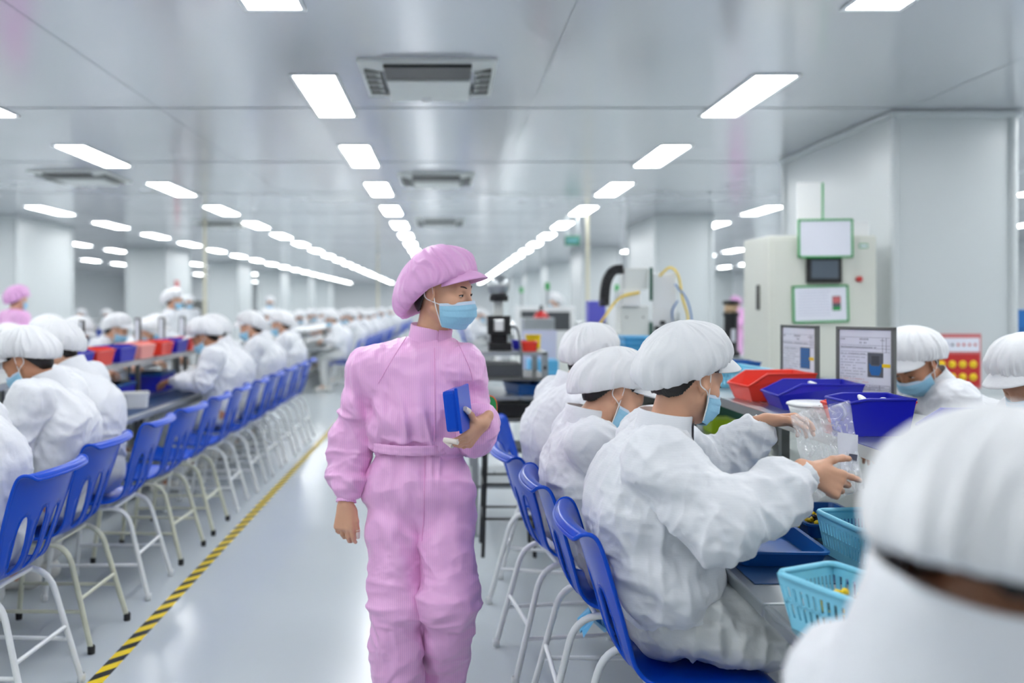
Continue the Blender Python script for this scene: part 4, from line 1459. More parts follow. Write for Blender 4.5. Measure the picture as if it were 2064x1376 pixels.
# ------------------------------------------------------------------ standing people
def standing(turn=0, hp=8, hyaw=0, h=1.0, arms=None):
    R = headmat((math.cos(R_(hyaw)), math.sin(R_(hyaw)), -math.sin(R_(hp))))
    J = dict(pelvis=Vector((0, 0, .90)), chest=Vector((-.01, 0, 1.22)), neck=Vector((0, 0, 1.375)), head=Vector((.045, 0, 1.53)), R=R)
    for s, sg in (('L', 1), ('R', -1)):
        J['s'+s] = Vector((0, sg*.165, 1.315)); J['e'+s] = Vector((-.0, sg*.225, 1.06)); J['w'+s] = Vector((.18, sg*.15, .98))
        J['h'+s] = Vector((0, sg*.085, .88)); J['k'+s] = Vector((.02, sg*.10, .48)); J['a'+s] = Vector((-.02, sg*.10, .09)); J['t'+s] = Vector((.14, sg*.12, .035))
    return J
def proto_s(cl, tr, cp, seed, hyaw=0, arms=True):
    r = empty('person')
    make_person(standing(hyaw=hyaw), r, seed, .006, .009, hands=REST, cloth=cl, trouser=tr, cap=cp, puff=1.04, jk=dict(amp=.0085), tk=dict(rad=(.105, .09, .083, .075)))
    return r
PS = proto_s('white_cloth', 'white_trouser', 'white_cap', 41.0)
PP = proto_s('pink_cloth', 'pink_cloth', 'pink_cap', 44.0, 10)
place_person(PP, -5.00, 9.6, R_(55), 'person in pink standing far left, back to the camera')
place_person(PS, -3.62, 10.9, R_(12), 'person in white standing by a far pale column with a red banner')
place_person(PS, -5.9, 19.0, R_(-60), 'far person in white standing behind the left benches')
place_person(PS, -4.35, 20.5, R_(-90), 'distant person in white standing, face turned to the camera')
place_person(PS, 2.0, 15.0, R_(150), 'person in white standing among the machines beyond the bench')
place_person(PP, 7.0, 20.0, R_(190), 'blurred person in pink by the black cylinder machine')

# far benches: workers in white in the distance
rs = random.Random(5)
protos = [PA, PB, PC, PD]
def bench_people(x0, yaw, y0, y1, step, label, group):
    y = y0
    while y < y1:
        if rs.random() < .88:
            place_person(protos[rs.randrange(4)], x0+rs.uniform(-.05, .05), y+rs.uniform(-.06, .06), yaw+rs.uniform(-.12, .12), label, group)
            place_chair(x0+(-.03 if math.cos(yaw) > 0 else .03), y, yaw, 'blue chair of a ' + label.replace('person in white', 'worker'), 'chairs, '+group)
        y += step
bench_people(-1.79, PI, 14.2, 24.0, .72, 'far person in white at the second left bench, back to the aisle', 'workers at the second left bench')
bench_people(-3.45, 0, 14.2, 24.0,  .9, 'far person in white across the second left bench, facing the aisle', 'workers across the second left bench')
bench_people(-1.79, PI, 27.2, 36.0, 1.0, 'tiny person in white at the third left bench far down the aisle', 'workers at the third left bench')
bench_people(.66, 0, 17.0, 24.0, 1.0, 'far person in white at the second right bench', 'workers at the second right bench')
bench_people(-9.6, PI, 20.0, 26.0, 1.2, 'far person in white behind the left columns', 'workers behind the left columns')

# ------------------------------------------------------------------ chairs in their places
PA_ = PI
GC = 'blue chairs along the left bench'
LCX = -1.80
for i, (y, rz, wn, lab) in enumerate((
        (3.04, PI-.06, False, 'blue plastic chair with white legs at the left picture edge, nearest in the left row'),
        (3.66, PI-.02, True, 'blue plastic chair with worn cream legs and black feet, second in the left row'),
        (4.28, PI+.03, False, 'blue plastic chair with white legs, third in the left row'),
        (4.86, PI-.05, True, 'empty blue chair, nearest of three pushed in at the left bench'),
        (5.44, PI+.02, True, 'empty blue chair, middle of three pushed in at the left bench'),
        (6.02, PI+.05, False, 'empty blue chair, farthest of three pushed in at the left bench'),
        (6.64, PI+.04, False, 'blue chair under the first worker beyond three empty chairs'),
        (7.26, PI, False, 'blue chair under the second worker beyond three empty chairs'),
        (7.88, PI-.04, False, 'blue chair under the third worker beyond three empty chairs'),
        (8.50, PI, False, 'blue chair under the fourth worker beyond three empty chairs'),
        (9.10, PI+.03, False, 'blue chair under the last worker of the left bench'))):
    place_chair(LCX+(.08 if i == 0 else .02), y, rz, lab, GC, wn)
for i, y in enumerate((5.95, 6.65, 7.35, 8.05, 8.75, 9.45)):
    place_chair(-3.42, y, 0, 'blue chair hidden behind the left bench under the %s masked worker' % ORD[i], 'blue chairs across the left bench')
GR = 'blue chairs along the right bench'
place_chair(.655, 2.30, R_(0), 'blue chair under the worker holding the plastic bag', GR)
place_chair(.605, 2.85, R_(0), 'blue chair under the low bending worker, behind the bag worker', GR)
place_chair(.535, 3.40, R_(8), 'blue chair under the bare-necked worker with its legs fully in view', GR)
place_chair(.54, 4.17, R_(-12), 'empty blue chair behind the sleeve of the woman in pink', GR)
place_chair(.60, .795, R_(14), 'blue chair under the large blurred worker', GR)
place_chair(2.44, 3.55, PI, 'blue chair under the worker bowed low across the bench', 'blue chairs across the right bench')
place_chair(2.52, 2.90, PI, 'blue chair under the worker cut off by the right edge', 'blue chairs across the right bench')

# ------------------------------------------------------------------ workbenches
def bench(xa, xb, y0, y1, sx0, sx1, label, sy0=None, sy1=None, posts=None, mats=(), shelfz=1.05, low=True):
    """steel bench from xa to xb, shelf from sx0 to sx1"""
    r = empty('workbench', ((xa+xb)/2, (y0+y1)/2, 0), 0, label, 'workbench')
    cx, cy = (xa+xb)/2, (y0+y1)/2
    X = lambda x: x-cx
    Y = lambda y: y-cy
    MB().box(X(xa), Y(y0), .715, X(xb), Y(y1), .75, bev=.006).build('tabletop', 'steel', r)
    for x in (xa+.42*(1 if xb > xa else -1), xb-.42*(1 if xb > xa else -1)):
        for y in (y0+.06, y1-.06):
            MB().box(X(x)-.02, Y(y)-.02, 0, X(x)+.02, Y(y)+.02, .715, bev=.004).build('leg', 'steel_dark', r)
    m = MB()
    for y in (y0+.06, y1-.06):
        m.box(X(xa+.42*(1 if xb > xa else -1)), Y(y)-.012, .14, X(xb-.42*(1 if xb > xa else -1)), Y(y)+.012, .165)
    m.box(X(cx)-.012, Y(y0+.06), .14, X(cx)+.012, Y(y1-.06), .165)
    m.build('stretcher', 'steel_dark', r)
    if sx0 is not None:
        a, b = (sy0 if sy0 is not None else y0), (sy1 if sy1 is not None else y1)
        s = MB().box(X(sx0), Y(a), shelfz-.022, X(sx1), Y(b), shelfz, bev=.003).build('shelf', 'steel', r)
        sg = 1 if sx0 < sx1 else -1
        MB().box(X(sx0)-.003, Y(a), shelfz-.036, X(sx0)+.003, Y(b), shelfz+.001).build('shelf_lip', 'brass', s)
        for y in (posts or (a+.1, b-.1)):
            for x in (sx0+sg*.06, sx1-sg*.06):
                MB().box(X(x)-.015, Y(y)-.015, .75, X(x)+.015, Y(y)+.015, shelfz-.022).build('shelf_post', 'steel_dark', r)
    return r
BR = .745
bench(BR, 2.12, .55, 1.95, 1.22, 1.75, 'steel workbench by the large blurred worker, nearest on the right')
bench(BR, 2.12, 1.956, 4.35, 1.20, 1.75, 'steel workbench with printed sheets and bins on its shelf', posts=(2.05, 3.1, 4.25))
bench(BR+.02, 2.10, 4.36, 6.9, 1.08, 1.75, 'steel workbench under the pneumatic machine', sy1=5.75)
bench(-1.98, -3.16, 2.2, 5.0, -2.30, -2.85, 'steel workbench behind the three nearest workers on the left', posts=(2.3, 3.6, 4.9))
bench(-1.98, -3.16, 5.01, 7.4, -2.30, -2.85, 'steel workbench with blue crates, beyond the empty chairs on the left', posts=(5.2, 6.35, 7.3))
bench(-1.98, -3.16, 7.41, 9.6, -2.30, -2.85, 'steel workbench at the far end of the left row', posts=(7.5, 8.5, 9.5))
bench(-1.98, -3.16, 13.7, 19.0, -2.30, -2.85, 'second left workbench, its grey end facing the aisle')
bench(-1.98, -3.16, 19.02, 24.4, -2.30, -2.85, 'second left workbench, the farther half')
bench(-1.98, -3.16, 27.0, 36.4, -2.30, -2.85, 'third left workbench far down the aisle')
bench(.92, 2.10, 16.6, 24.4, 1.25, 1.75, 'second right workbench far down the aisle')
bench(-9.8, -11.0, 19.5, 26.4, -10.1, -10.7, 'far workbench behind the left columns')

# mats on the benches
def mat_sheet(x0, y0, x1, y1, m, label, z=.75):
    o = MB().box(x0, y0, z+.0002, x1, y1, z+.0035, bev=.001).build('bench_mat', m)
    return tag(o, label, 'mat')
mat_sheet(.775, 2.09, 1.10, 2.62, 'navy_mat', 'navy blue mat under the empty blue tray')
mat_sheet(1.115, 2.10, 1.24, 3.0, 'teal_mat', 'teal mat on the bench beyond the blue tray')
mat_sheet(.78, 2.68, 1.10, 4.2, 'teal_mat', 'teal mat in front of the low bending worker')
mat_sheet(-2.28, 5.2, -2.02, 7.3, 'navy_mat', 'navy blue mat along the left bench edge')
mat_sheet(-2.28, 7.5, -2.02, 9.4, 'teal_mat', 'teal mat along the far left bench edge')

# ------------------------------------------------------------------ trays, bins, baskets
def tub(name, L, W_, H, t, m, taper=.85, lip=.012, rounded=.02, floor_t=.004, bm_mat=None, holes=None, parent_root=None):
    """open tapered container centred on its base: L along x, W_ along y"""
    r = empty(name)
    def loop(l, w, z, rad):
        pts = []
        n = 5
        for cx, cy, a0 in ((l/2-rad, w/2-rad, 0), (-l/2+rad, w/2-rad, PI/2), (-l/2+rad, -w/2+rad, PI), (l/2-rad, -w/2+rad, 1.5*PI)):
            for k in range(n+1):
                a = a0+PI/2*k/n
                pts.append((cx+rad*math.cos(a), cy+rad*math.sin(a), z))
        return pts
    lb, wb_ = L*taper, W_*taper
    rb = min(rounded, lb*.3, wb_*.3)
    prof = [(lb, wb_, 0, rb), (L, W_, H-.008, rounded), (L+2*lip, W_+2*lip, H-.006, rounded+lip), (L+2*lip, W_+2*lip, H, rounded+lip),
            (L-2*t, W_-2*t, H, rounded), (lb-2*t, wb_-2*t, floor_t, rb)]
    V = []; F = []
    for l, w, z, rd in prof: V += loop(l, w, z, rd)
    n = len(loop(L, W_, 0, .01))
    for i in range(len(prof)-1):
        for k in range(n):
            F.append([i*n+k, i*n+(k+1) % n, (i+1)*n+(k+1) % n, (i+1)*n+k])
    F.append(list(range(n))[::-1]); F.append(list(range((len(prof)-1)*n, len(prof)*n)))
    MB().add(V, F).build('tub', m, r)
    return r
def put(o, x, y, z, rz, label, cat, group=None):
    o.location = (x, y, z); o.rotation_euler = (0, 0, rz)
    return tag(o, label, cat, group)
ZT = .754
put(tub('tray', .235, .34, .045, .004, 'tray_blue', .90, .008), .905, 2.375, ZT, R_(-3), 'empty blue tray on the navy mat under the sleeve of the bag worker', 'tray')
t2 = put(tub('tray', .20, .28, .045, .004, 'tray_blue', .90, .008), 1.185, 2.62, ZT, R_(0), 'blue tray of yellow and black parts behind the empty blue tray', 'tray')
t3 = put(tub('tray', .22, .30, .06, .004, 'tray_blue', .90, .008), 1.10, 1.86, .7505, R_(28), 'navy blue tray half hidden behind the light blue basket', 'tray')

def basket(L, W_, H, m, label, x, y, z, rz, group=None):
    """light blue basket with slotted sides and a broad rim"""
    r = empty('basket', (x, y, z), rz, label, 'basket', group)
    tp = .80
    lb, wb_ = L*tp, W_*tp
    MB().box(-lb/2, -wb_/2, 0, lb/2, wb_/2, .004, bev=.001).build('base', m, r)
    def side(axis, sg):
        mb = MB()
        # a tapering wall made of a solid lower band, slats and a top band
        def P(u, v, off):
            if axis == 'x':
                return Vector((sg*(lb/2+(L-lb)/2*v-off), u*(wb_/2+(W_-wb_)/2*v), H*v))
            return Vector((u*(lb/2+(L-lb)/2*v), sg*(wb_/2+(W_-wb_)/2*v-off), H*v))
        def quad(u0, u1, v0, v1):
            V = [P(u0, v0, 0), P(u1, v0, 0), P(u1, v1, 0), P(u0, v1, 0), P(u0, v0, .003), P(u1, v0, .003), P(u1, v1, .003), P(u0, v1, .003)]
            mb.add(V, [[0, 1, 2, 3], [7, 6, 5, 4], [0, 4, 5, 1], [1, 5, 6, 2], [2, 6, 7, 3], [3, 7, 4, 0]])
        quad(-1, 1, 0, .22); quad(-1, 1, .80, 1.0)
        n = 14
        for k in range(n):
            u0 = -1+2*k/n
            quad(u0, u0+1.15/n, .22, .80)
        quad(-1, 1, .48, .54)
        return mb.build('side_wall', m, r)
    for ax in 'xy':
        for sg in (-1, 1): side(ax, sg)
    pts = []
    for cx, cy, a0 in ((L/2-.025, W_/2-.025, 0), (-L/2+.025, W_/2-.025, PI/2), (-L/2+.025, -W_/2+.025, PI), (L/2-.025, -W_/2+.025, 1.5*PI)):
        for k in range(6):
            a = a0+PI/2*k/5
            pts.append(Vector((cx+.025*math.cos(a), cy+.025*math.sin(a), H)))
    MB().tube(pts+[pts[0]], .0075, 8, caps=False).build('rim', m, r)
    return r
bk = basket(.17, .26, .115, 'sky_plastic', 'light blue basket of yellow and black parts in front of the blurred worker', .855, 1.74, .7505, R_(24))
basket(.15, .22, .115, 'sky_plastic', 'pale blue basket standing on the teal mat near the bag', 1.135, 2.26, ZT, R_(5))
basket(.30, .42, .085, 'sky_plastic', 'wide light blue basket on the bench shelf behind the red bin', 1.44, 4.24, 1.0505, R_(4))
basket(.17, .25, .09, 'sky_plastic', 'light blue basket below the shelf beyond the sleeve of the bag worker', 1.12, 3.17, ZT, 0)

# small plastic parts heaped in the trays
def part_bit(m):
    mb = MB()
    mb.tube([(-.009, 0, 0), (.009, 0, 0)], .005, 8)
    mb.lathe([(0.0, -.004), (.008, -.004), (.008, .003), (.005, .007), (0, .007)], (.008, 0, 0), 10)
    mb.lathe([(0.0, -.004), (.006, -.004), (.006, .004), (0, .004)], (-.009, 0, 0), 8)
    return mb.build('plastic_part', m)
bits = {'yellow': part_bit('yellow'), 'black': part_bit('black')}
bit_used = set()
def heap(cx, cy, z0, rx, ry, n, where, rot=0, top=.03):
    for i in range(n):
        c = 'yellow' if i % 2 else 'black'
        if c in bit_used: o = bits[c].copy(); COL.objects.link(o)
        else: o = bits[c]; bit_used.add(c)
        rr = math.sqrt(rs.random()); a = rs.uniform(0, 2*PI)
        dx, dy = rx*rr*math.cos(a), ry*rr*math.sin(a)
        o.location = (cx+dx*math.cos(rot)-dy*math.sin(rot), cy+dx*math.sin(rot)+dy*math.cos(rot), z0+.007+top*(1-.45*rr)*(i+.5)/n)
        o.rotation_euler = (rs.uniform(-.7, .7), rs.uniform(-.7, .7), rs.uniform(0, 6.28))
        tag(o, 'small %s plastic part heaped in the %s' % (c, where), 'plastic part', '%s parts in the %s' % (c, where))
heap(1.15, 2.58, ZT+.006, .055, .08, 44, 'blue tray beyond the empty tray', 0, .05)
heap(.855, 1.74, .757, .055, .085, 64, 'light blue basket', R_(24), .10)

# stacking bins: open fronted, sloping front wall
def stack_bin(W_, D, H, m, label, x, y, z, rz, group=None, front=.55, name='storage_bin'):
    r = empty(name, (x, y, z), rz, label, 'bin', group)
    t = .004
    w, d = W_/2, D/2
    s = .84
    MB().box(-d*s, -w*s, 0, d*s, w*s, t).build('base', m, r)
    def wall(nm, pts):
        # pts outer four corners; thickened towards the middle
        V = [Vector(p) for p in pts]
        c = sum(V, Vector())/4
        nrm = (V[1]-V[0]).cross(V[3]-V[0]).normalized()
        if nrm.dot(Vector((0, 0, H/2))-c) < 0: nrm = -nrm
        V2 = V+[p+nrm*t for p in V]
        MB().add(V2, [[0, 1, 2, 3], [7, 6, 5, 4], [0, 4, 5, 1], [1, 5, 6, 2], [2, 6, 7, 3], [3, 7, 4, 0]]).build(nm, m, r)
    f = H*front
    wall('front_wall', [(d*s, -w*s, 0), (d*s, w*s, 0), (d, w, f), (d, -w, f)])
    wall('back_wall', [(-d*s, -w*s, 0), (-d*s, w*s, 0), (-d, w, H), (-d, -w, H)])
    for sg in (-1, 1):
        V = [(-d*s, sg*w*s, 0), (d*s, sg*w*s, 0), (d, sg*w, f), (d*.45, sg*w, H), (-d, sg*w, H)]
        nr = Vector((0, -sg*t, 0))
        V2 = [Vector(p) for p in V]+[Vector(p)+nr for p in V]
        F = [[0, 1, 2, 3, 4], [9, 8, 7, 6, 5]]+[[k, 5+k, 5+(k+1) % 5, (k+1) % 5] for k in range(5)]
        MB().add(V2, F).build('side_wall', m, r)
    pts = [Vector((d, -w, f)), Vector((d*.45, -w, H)), Vector((-d, -w, H)), Vector((-d, w, H)), Vector((d*.45, w, H)), Vector((d, w, f)), Vector((d, -w, f))]
    MB().tube(pts, .005, 6).build('rim', m, r)
    return r
ZS = 1.0505
stack_bin(.20, .30, .115, 'bin_red', 'red open-front bin on the right bench shelf', 1.40, 3.58, ZS, PI+.1)
stack_bin(.22, .32, .10, 'bin_blue', 'low blue bin in front of the red bin on the shelf', 1.44, 3.28, ZS, PI-.08)
stack_bin(.20, .28, .085, 'tray_blue', 'flat blue bin behind the first printed sheet', 1.62, 4.74, ZS, PI)
stack_bin(.17, .20, .115, 'bin_blue', 'deep blue bin of white ovals under the printed sheets', 1.335, 2.62, ZS, PI, front=.9)
stack_bin(.16, .24, .085, 'bin_red', 'red bin partly behind the plastic bag', 1.42, 2.80, ZS, PI, front=.8)
stack_bin(.20, .26, .10, 'bin_blue', 'blue bin at the shelf edge beside the large blurred cap', 1.50, 2.32, ZS, PI)
# lidded clear container
c = empty('food_container', (1.35, 3.035, ZS), 0, 'low clear container with white lid in front of the blue bin', 'container')
MB().lathe([(0, 0), (.085, 0), (.096, .040), (.092, .040), (.082, .004), (0, .004)], (0, 0, 0), 28).build('tub', 'white_plastic', c)
MB().lathe([(0, .049), (.09, .049), (.101, .045), (.102, .040), (.097, .039)], (0, 0, 0), 28).build('lid', 'white_plastic', c)
# white shells
def shell(x, y, z, rz, tilt, label):
    F_ = Field(.003); F_.ell((0, 0, 0), (.022, .036, .011), None, .01)
    V, Q = F_.mesh()
    o = mesh_obj('plastic_shell', V, Q, 'white_plastic', None, True)
    o.location = (x, y, z); o.rotation_euler = (tilt, .5, rz)
    return tag(o, label, 'plastic shell', 'white oval shells')
shell(1.31, 2.60, 1.15, .4, .6, 'white oval shell leaning out of the deep blue bin')
shell(1.355, 2.575, 1.145, -.5, .5, 'small white oval shell at the corner of the deep blue bin')
shell(1.47, 3.32, 1.135, .2, .2, 'white oval shell lying in the low blue bin')
shell(1.68, 3.62, 1.07, .9, .1, 'white oval shell behind the printed sheets')
shell(1.50, 2.30, 1.14, .9, .2, 'white oval shell in the bin beside the large blurred cap')

# printed sheets in steel frames
def sheet_frame(p0, p1, z0, h, label, pic='tall', gx=1):
    p0, p1 = Vector(p0), Vector(p1)
    wdt = (p1-p0).length
    c = (p0+p1)/2
    ang = math.atan2(p1.y-p0.y, p1.x-p0.x)
    r = empty('document_frame', (c.x, c.y, z0), ang, label, 'document frame')
    w = wdt/2
    b = .013
    fm = MB()
    fm.box(-w, -.010, 0, -w+b, .010, h, bev=.002).box(w-b, -.010, 0, w, .010, h, bev=.002)
    fm.box(-w, -.010, h-b, w, .010, h, bev=.002).box(-w, -.010, 0, w, .010, b, bev=.002)
    fm.box(-.03, -.035, -.0, .03, .035, .006, bev=.002)
    fm.build('frame', 'steel_dark', r)
    pg = MB().box(-w+b*.8, -.004, b*.8, w-b*.8, .004, h-b*.8).build('paper_sheet', 'paper', r)
    ink = MB(); red = MB()
    yv = -.0048
    def bar(m, x0, x1, z, t=.0011):
        m.box(x0, yv, z-t/2, x1, -.004, z+t/2)
    L, Rr = -w+b+.006, w-b-.006
    rr = random.Random(int(c.x*1000))
    def row(m, x0, x1, z, hh):
        x = x0
        while x < x1-.003:
            g = rr.uniform(.004, .008)
            if rr.random() < .82:
                # one illegible glyph: three short strokes
                m.box(x, yv, z, x+g*.75, -.004, z+hh*.18)
                m.box(x+g*.1, yv, z+hh*.45, x+g*.7, -.004, z+hh*.6)
                m.box(x+g*.3, yv, z, x+g*.42, -.004, z+hh)
            x += g
    top = h-b
    row(ink, -.035, .02, top-.040, .007); row(ink, -.022, .012, top-.054, .006)
    row(ink, L, L+.02, top-.040, .006); row(ink, Rr-.05, Rr-.01, top-.042, .004)
    for z in (top-.030, top-.062, top-.074, top-.088, top-.100):
        bar(ink, L, Rr if z > top-.09 else .01, z, .0009)
    row(ink, L, Rr-.04, top-.072, .005); row(ink, L, .0, top-.098, .004)
    for k in range(8):
        row(ink, L, (.0, -.02, .005, -.03, .0, .01, -.01, -.04)[k], top-.112-.0115*k, .0035)
    row(red, L, .0, h*.30, .0035); row(red, L, .012, h*.265, .0035)
    for z in (h*.235, h*.20, h*.165): bar(ink, L, Rr, z, .0009)
    row(ink, L, Rr-.02, h*.21, .004); row(ink, L+.01, Rr, h*.175, .0035)
    for x in (L, -.03, .02, .06, Rr): ink.box(x-.0005, yv, h*.165, x+.0005, -.004, h*.235)
    for x in (Rr-.03, Rr-.015): ink.box(x-.0005, yv, top-.088, x+.0005, -.004, top-.030)
    ink.build('print_lines', 'ink', pg); red.build('red_lines', 'ink_red', pg)
    x0, x1, za, zb = w*.10, w*.62, h*.34, h*.66
    ph = MB().box(x0, -.0052, za, x1, -.004, zb).build('picture', 'photo_grey', pg)
    xm = (x0+x1)/2
    if pic == 'tub':
        q2 = MB()
        V = [(x0+.006, -.0058, zb-.04), (x0+.008, -.0058, za+.025), (x0+.016, -.0058, za+.008), (x1-.016, -.0058, za+.008), (x1-.008, -.0058, za+.025), (x1-.006, -.0058, zb-.04),
             (x1-.014, -.0058, zb-.05), (x1-.016, -.0058, za+.045), (x0+.016, -.0058, za+.045), (x0+.014, -.0058, zb-.05)]
        q2.add(V, [[0, 1, 8, 9], [1, 2, 3, 4, 7, 8], [4, 5, 6, 7]])
        q2.build('pictured_tub', 'photo_blue', ph)
        MB().box(x0+.016, -.0056, za+.05, x1-.016, -.005, zb-.012).build('pictured_opening', 'darkgrey', ph)
    else:
        q2 = MB()
        q2.box(x0+.003, -.0056, za+.003, x1-.003, -.005, zb-.003)
        q2.build('pictured_tray', 'photo_blue', ph)
        q3 = MB()
        for k in range(7): q3.box(x0+.006, -.0059, za+.008+k*.0125, x1-.006, -.0055, za+.011+k*.0125)
        q3.build('pictured_ridges', 'photo_grey', ph)
    MB().box(x1-.004, -.0060, h*.475, x1+.028, -.004, h*.52).build('yellow_note', 'yellow', pg)
    return r
sheet_frame((1.622, 3.45, 0), (1.757, 3.25, 0), ZS+.012, .305, 'framed sheet picturing a blue tub, nearer of two upright on the shelf', 'tub')
sheet_frame((1.612, 3.99, 0), (1.662, 3.715, 0), ZS+.012, .30, 'framed sheet seen edge-on, farther of two upright on the shelf', 'tall')
for i, (y, dx) in enumerate(((5.45, 0), (6.05, 0), (7.15, .03), (7.75, 0), (8.35, 0))):
    sheet_frame((-2.60, y-.10, 0), (-2.72, y+.12, 0), ZS+.0, .30, '%s document frame from the camera upright on the left bench shelf' % ORD[i].capitalize(), 'tall')

# bins on the left shelf
k = 0
for i, (y, m) in enumerate(((5.28, 'bin_blue'), (5.62, 'bin_red'), (6.02, 'bin_blue'), (6.42, 'bin_pink'), (6.86, 'bin_red'), (7.26, 'bin_blue'), (7.62, 'bin_red'), (8.02, 'bin_blue'), (8.4, 'bin_red'))):
    nm = {'bin_blue': 'blue', 'bin_red': 'red', 'bin_pink': 'pale pink'}[m]
    stack_bin(.30, .20, .115, m, '%s open bin, %s from the camera on the left bench shelf' % (nm, ORD[i]), -2.40, y, ZS, 0, 'bins on the left bench shelf', front=.85)
for i, (x, y, s) in enumerate(((-2.46, 6.95, 1), (-2.48, 6.10, .9))):
    cbx = empty('crate', (x, y, .7505), 0, ('dark blue crate under the left bench shelf', 'dark blue crate nearer the empty chairs under the left shelf')[i], 'crate')
    MB().box(-.13, -.17, 0, .13, .17, .15*s, bev=.01).build('body', 'bin_blue', cbx)
    MB().box(-.14, -.18, .15*s-.02, .14, .18, .15*s, bev=.004).build('rim', 'tray_blue', cbx)
for i, (x, y, z, m, nm) in enumerate(((-2.40, 7.9, .7505, 'teal_mat', 'teal parts box under the far end of the left shelf'), (-2.5, 7.65, .7505, 'white_plastic', 'white parts box under the far end of the left shelf'),
                                   (-2.15, 5.75, ZT, 'white_plastic', 'small white parts box on the left bench by the empty chairs'))):
    put(tub('parts_box', .16, .2, .1, .004, m, .9, .006), x, y, z, .2*i, nm, 'box')

# the clear bag
m = bpy.data.materials.new('clear_bag'); m.use_nodes = True
nt = m.node_tree; b = nt.nodes['Principled BSDF']; out = nt.nodes['Material Output']
b.inputs['Base Color'].default_value = (.93, .95, .98, 1); b.inputs['Roughness'].default_value = .12; b.inputs['Specular IOR Level'].default_value = .9
tr = nt.nodes.new('ShaderNodeBsdfTransparent'); mxs = nt.nodes.new('ShaderNodeMixShader')
lw = nt.nodes.new('ShaderNodeLayerWeight'); lw.inputs[0].default_value = .35
mr = nt.nodes.new('ShaderNodeMapRange'); mr.inputs[3].default_value = .14; mr.inputs[4].default_value = .75
nt.links.new(lw.outputs['Facing'], mr.inputs[0]); nt.links.new(mr.outputs[0], mxs.inputs[0])
nt.links.new(tr.outputs[0], mxs.inputs[1]); nt.links.new(b.outputs[0], mxs.inputs[2]); nt.links.new(mxs.outputs[0], out.inputs[0])
M['bag'] = m
bagc = px(1672, 895, 2.27)
r = empty('plastic_bag', bagc, 0, 'clear crinkled plastic bag held up between two hands over the bench', 'plastic bag')
def bag_sheet(yo, seed):
    A, B, C, D = [px(*p)-bagc for p in ((1592, 838, 2.30), (1712, 806, 2.30), (1742, 985, 2.20), (1640, 1012, 2.18))]
    nu, nv = 44, 54
    V = []
    for j in range(nv+1):
        for i in range(nu+1):
            u, v = i/nu, j/nv
            V.append((A*(1-u)+B*u)*(1-v)+(D*(1-u)+C*u)*v)
    V = np.array([list(p) for p in V], dtype=np.float32)
    S = np.array([seed, seed*2, seed], dtype=np.float32)
    U = np.array([[i/nu, j/nv, 0] for j in range(nv+1) for i in range(nu+1)], dtype=np.float32)
    env = np.minimum(1, 4*np.minimum(U[:, 0], 1-U[:, 0])+.25)
    d = .008*ridge(V*14+S)+.006*ridge(V*np.array([60, 40, 26])+S*2)+.003*ridge(V*np.array([50, 60, 110])+S)
    V[:, 1] += yo*np.sin(PI*U[:, 0])*.9+d*env
    V[:, 0] += .004*vnoise(V*30+S); V[:, 2] += .005*vnoise(V*26+S*3)
    F = [[j*(nu+1)+i, j*(nu+1)+i+1, (j+1)*(nu+1)+i+1, (j+1)*(nu+1)+i] for j in range(nv) for i in range(nu)]
    return V, F
for nm, yo, sd in (('front_sheet', -.022, 3.3), ('back_sheet', .022, 8.1)):
    V, F = bag_sheet(yo, sd)
    mesh_obj(nm, V, F, 'bag', r, True)
p0 = px(1708, 905, 2.235)-bagc
V = []
for j in range(9):
    for i in range(5):
        V.append(p0+Vector((-.026+.052*i/4+.008*j/8, .006*math.sin(i*1.3+j*.5), .045-.10*j/8-.006*i/4)))
F = [[j*5+i, j*5+i+1, (j+1)*5+i+1, (j+1)*5+i] for j in range(8) for i in range(4)]
n_ = len(V)
V2 = V+[p+Vector((0, .0015, 0)) for p in V]
edge = [[0, 1], [1, 2]]
F2 = F+[[i+n_ for i in f[::-1]] for f in F]
lb = mesh_obj('paper_label', [list(p) for p in V2], F2, 'paper', r, True)
mbk = MB().box(p0.x+.0, p0.y-.009, p0.z-.030, p0.x+.022, p0.y-.0075, p0.z-.012, rot=Matrix.Rotation(R_(8), 3, 'Y')); mbk.build('printed_mark', 'ink', lb)

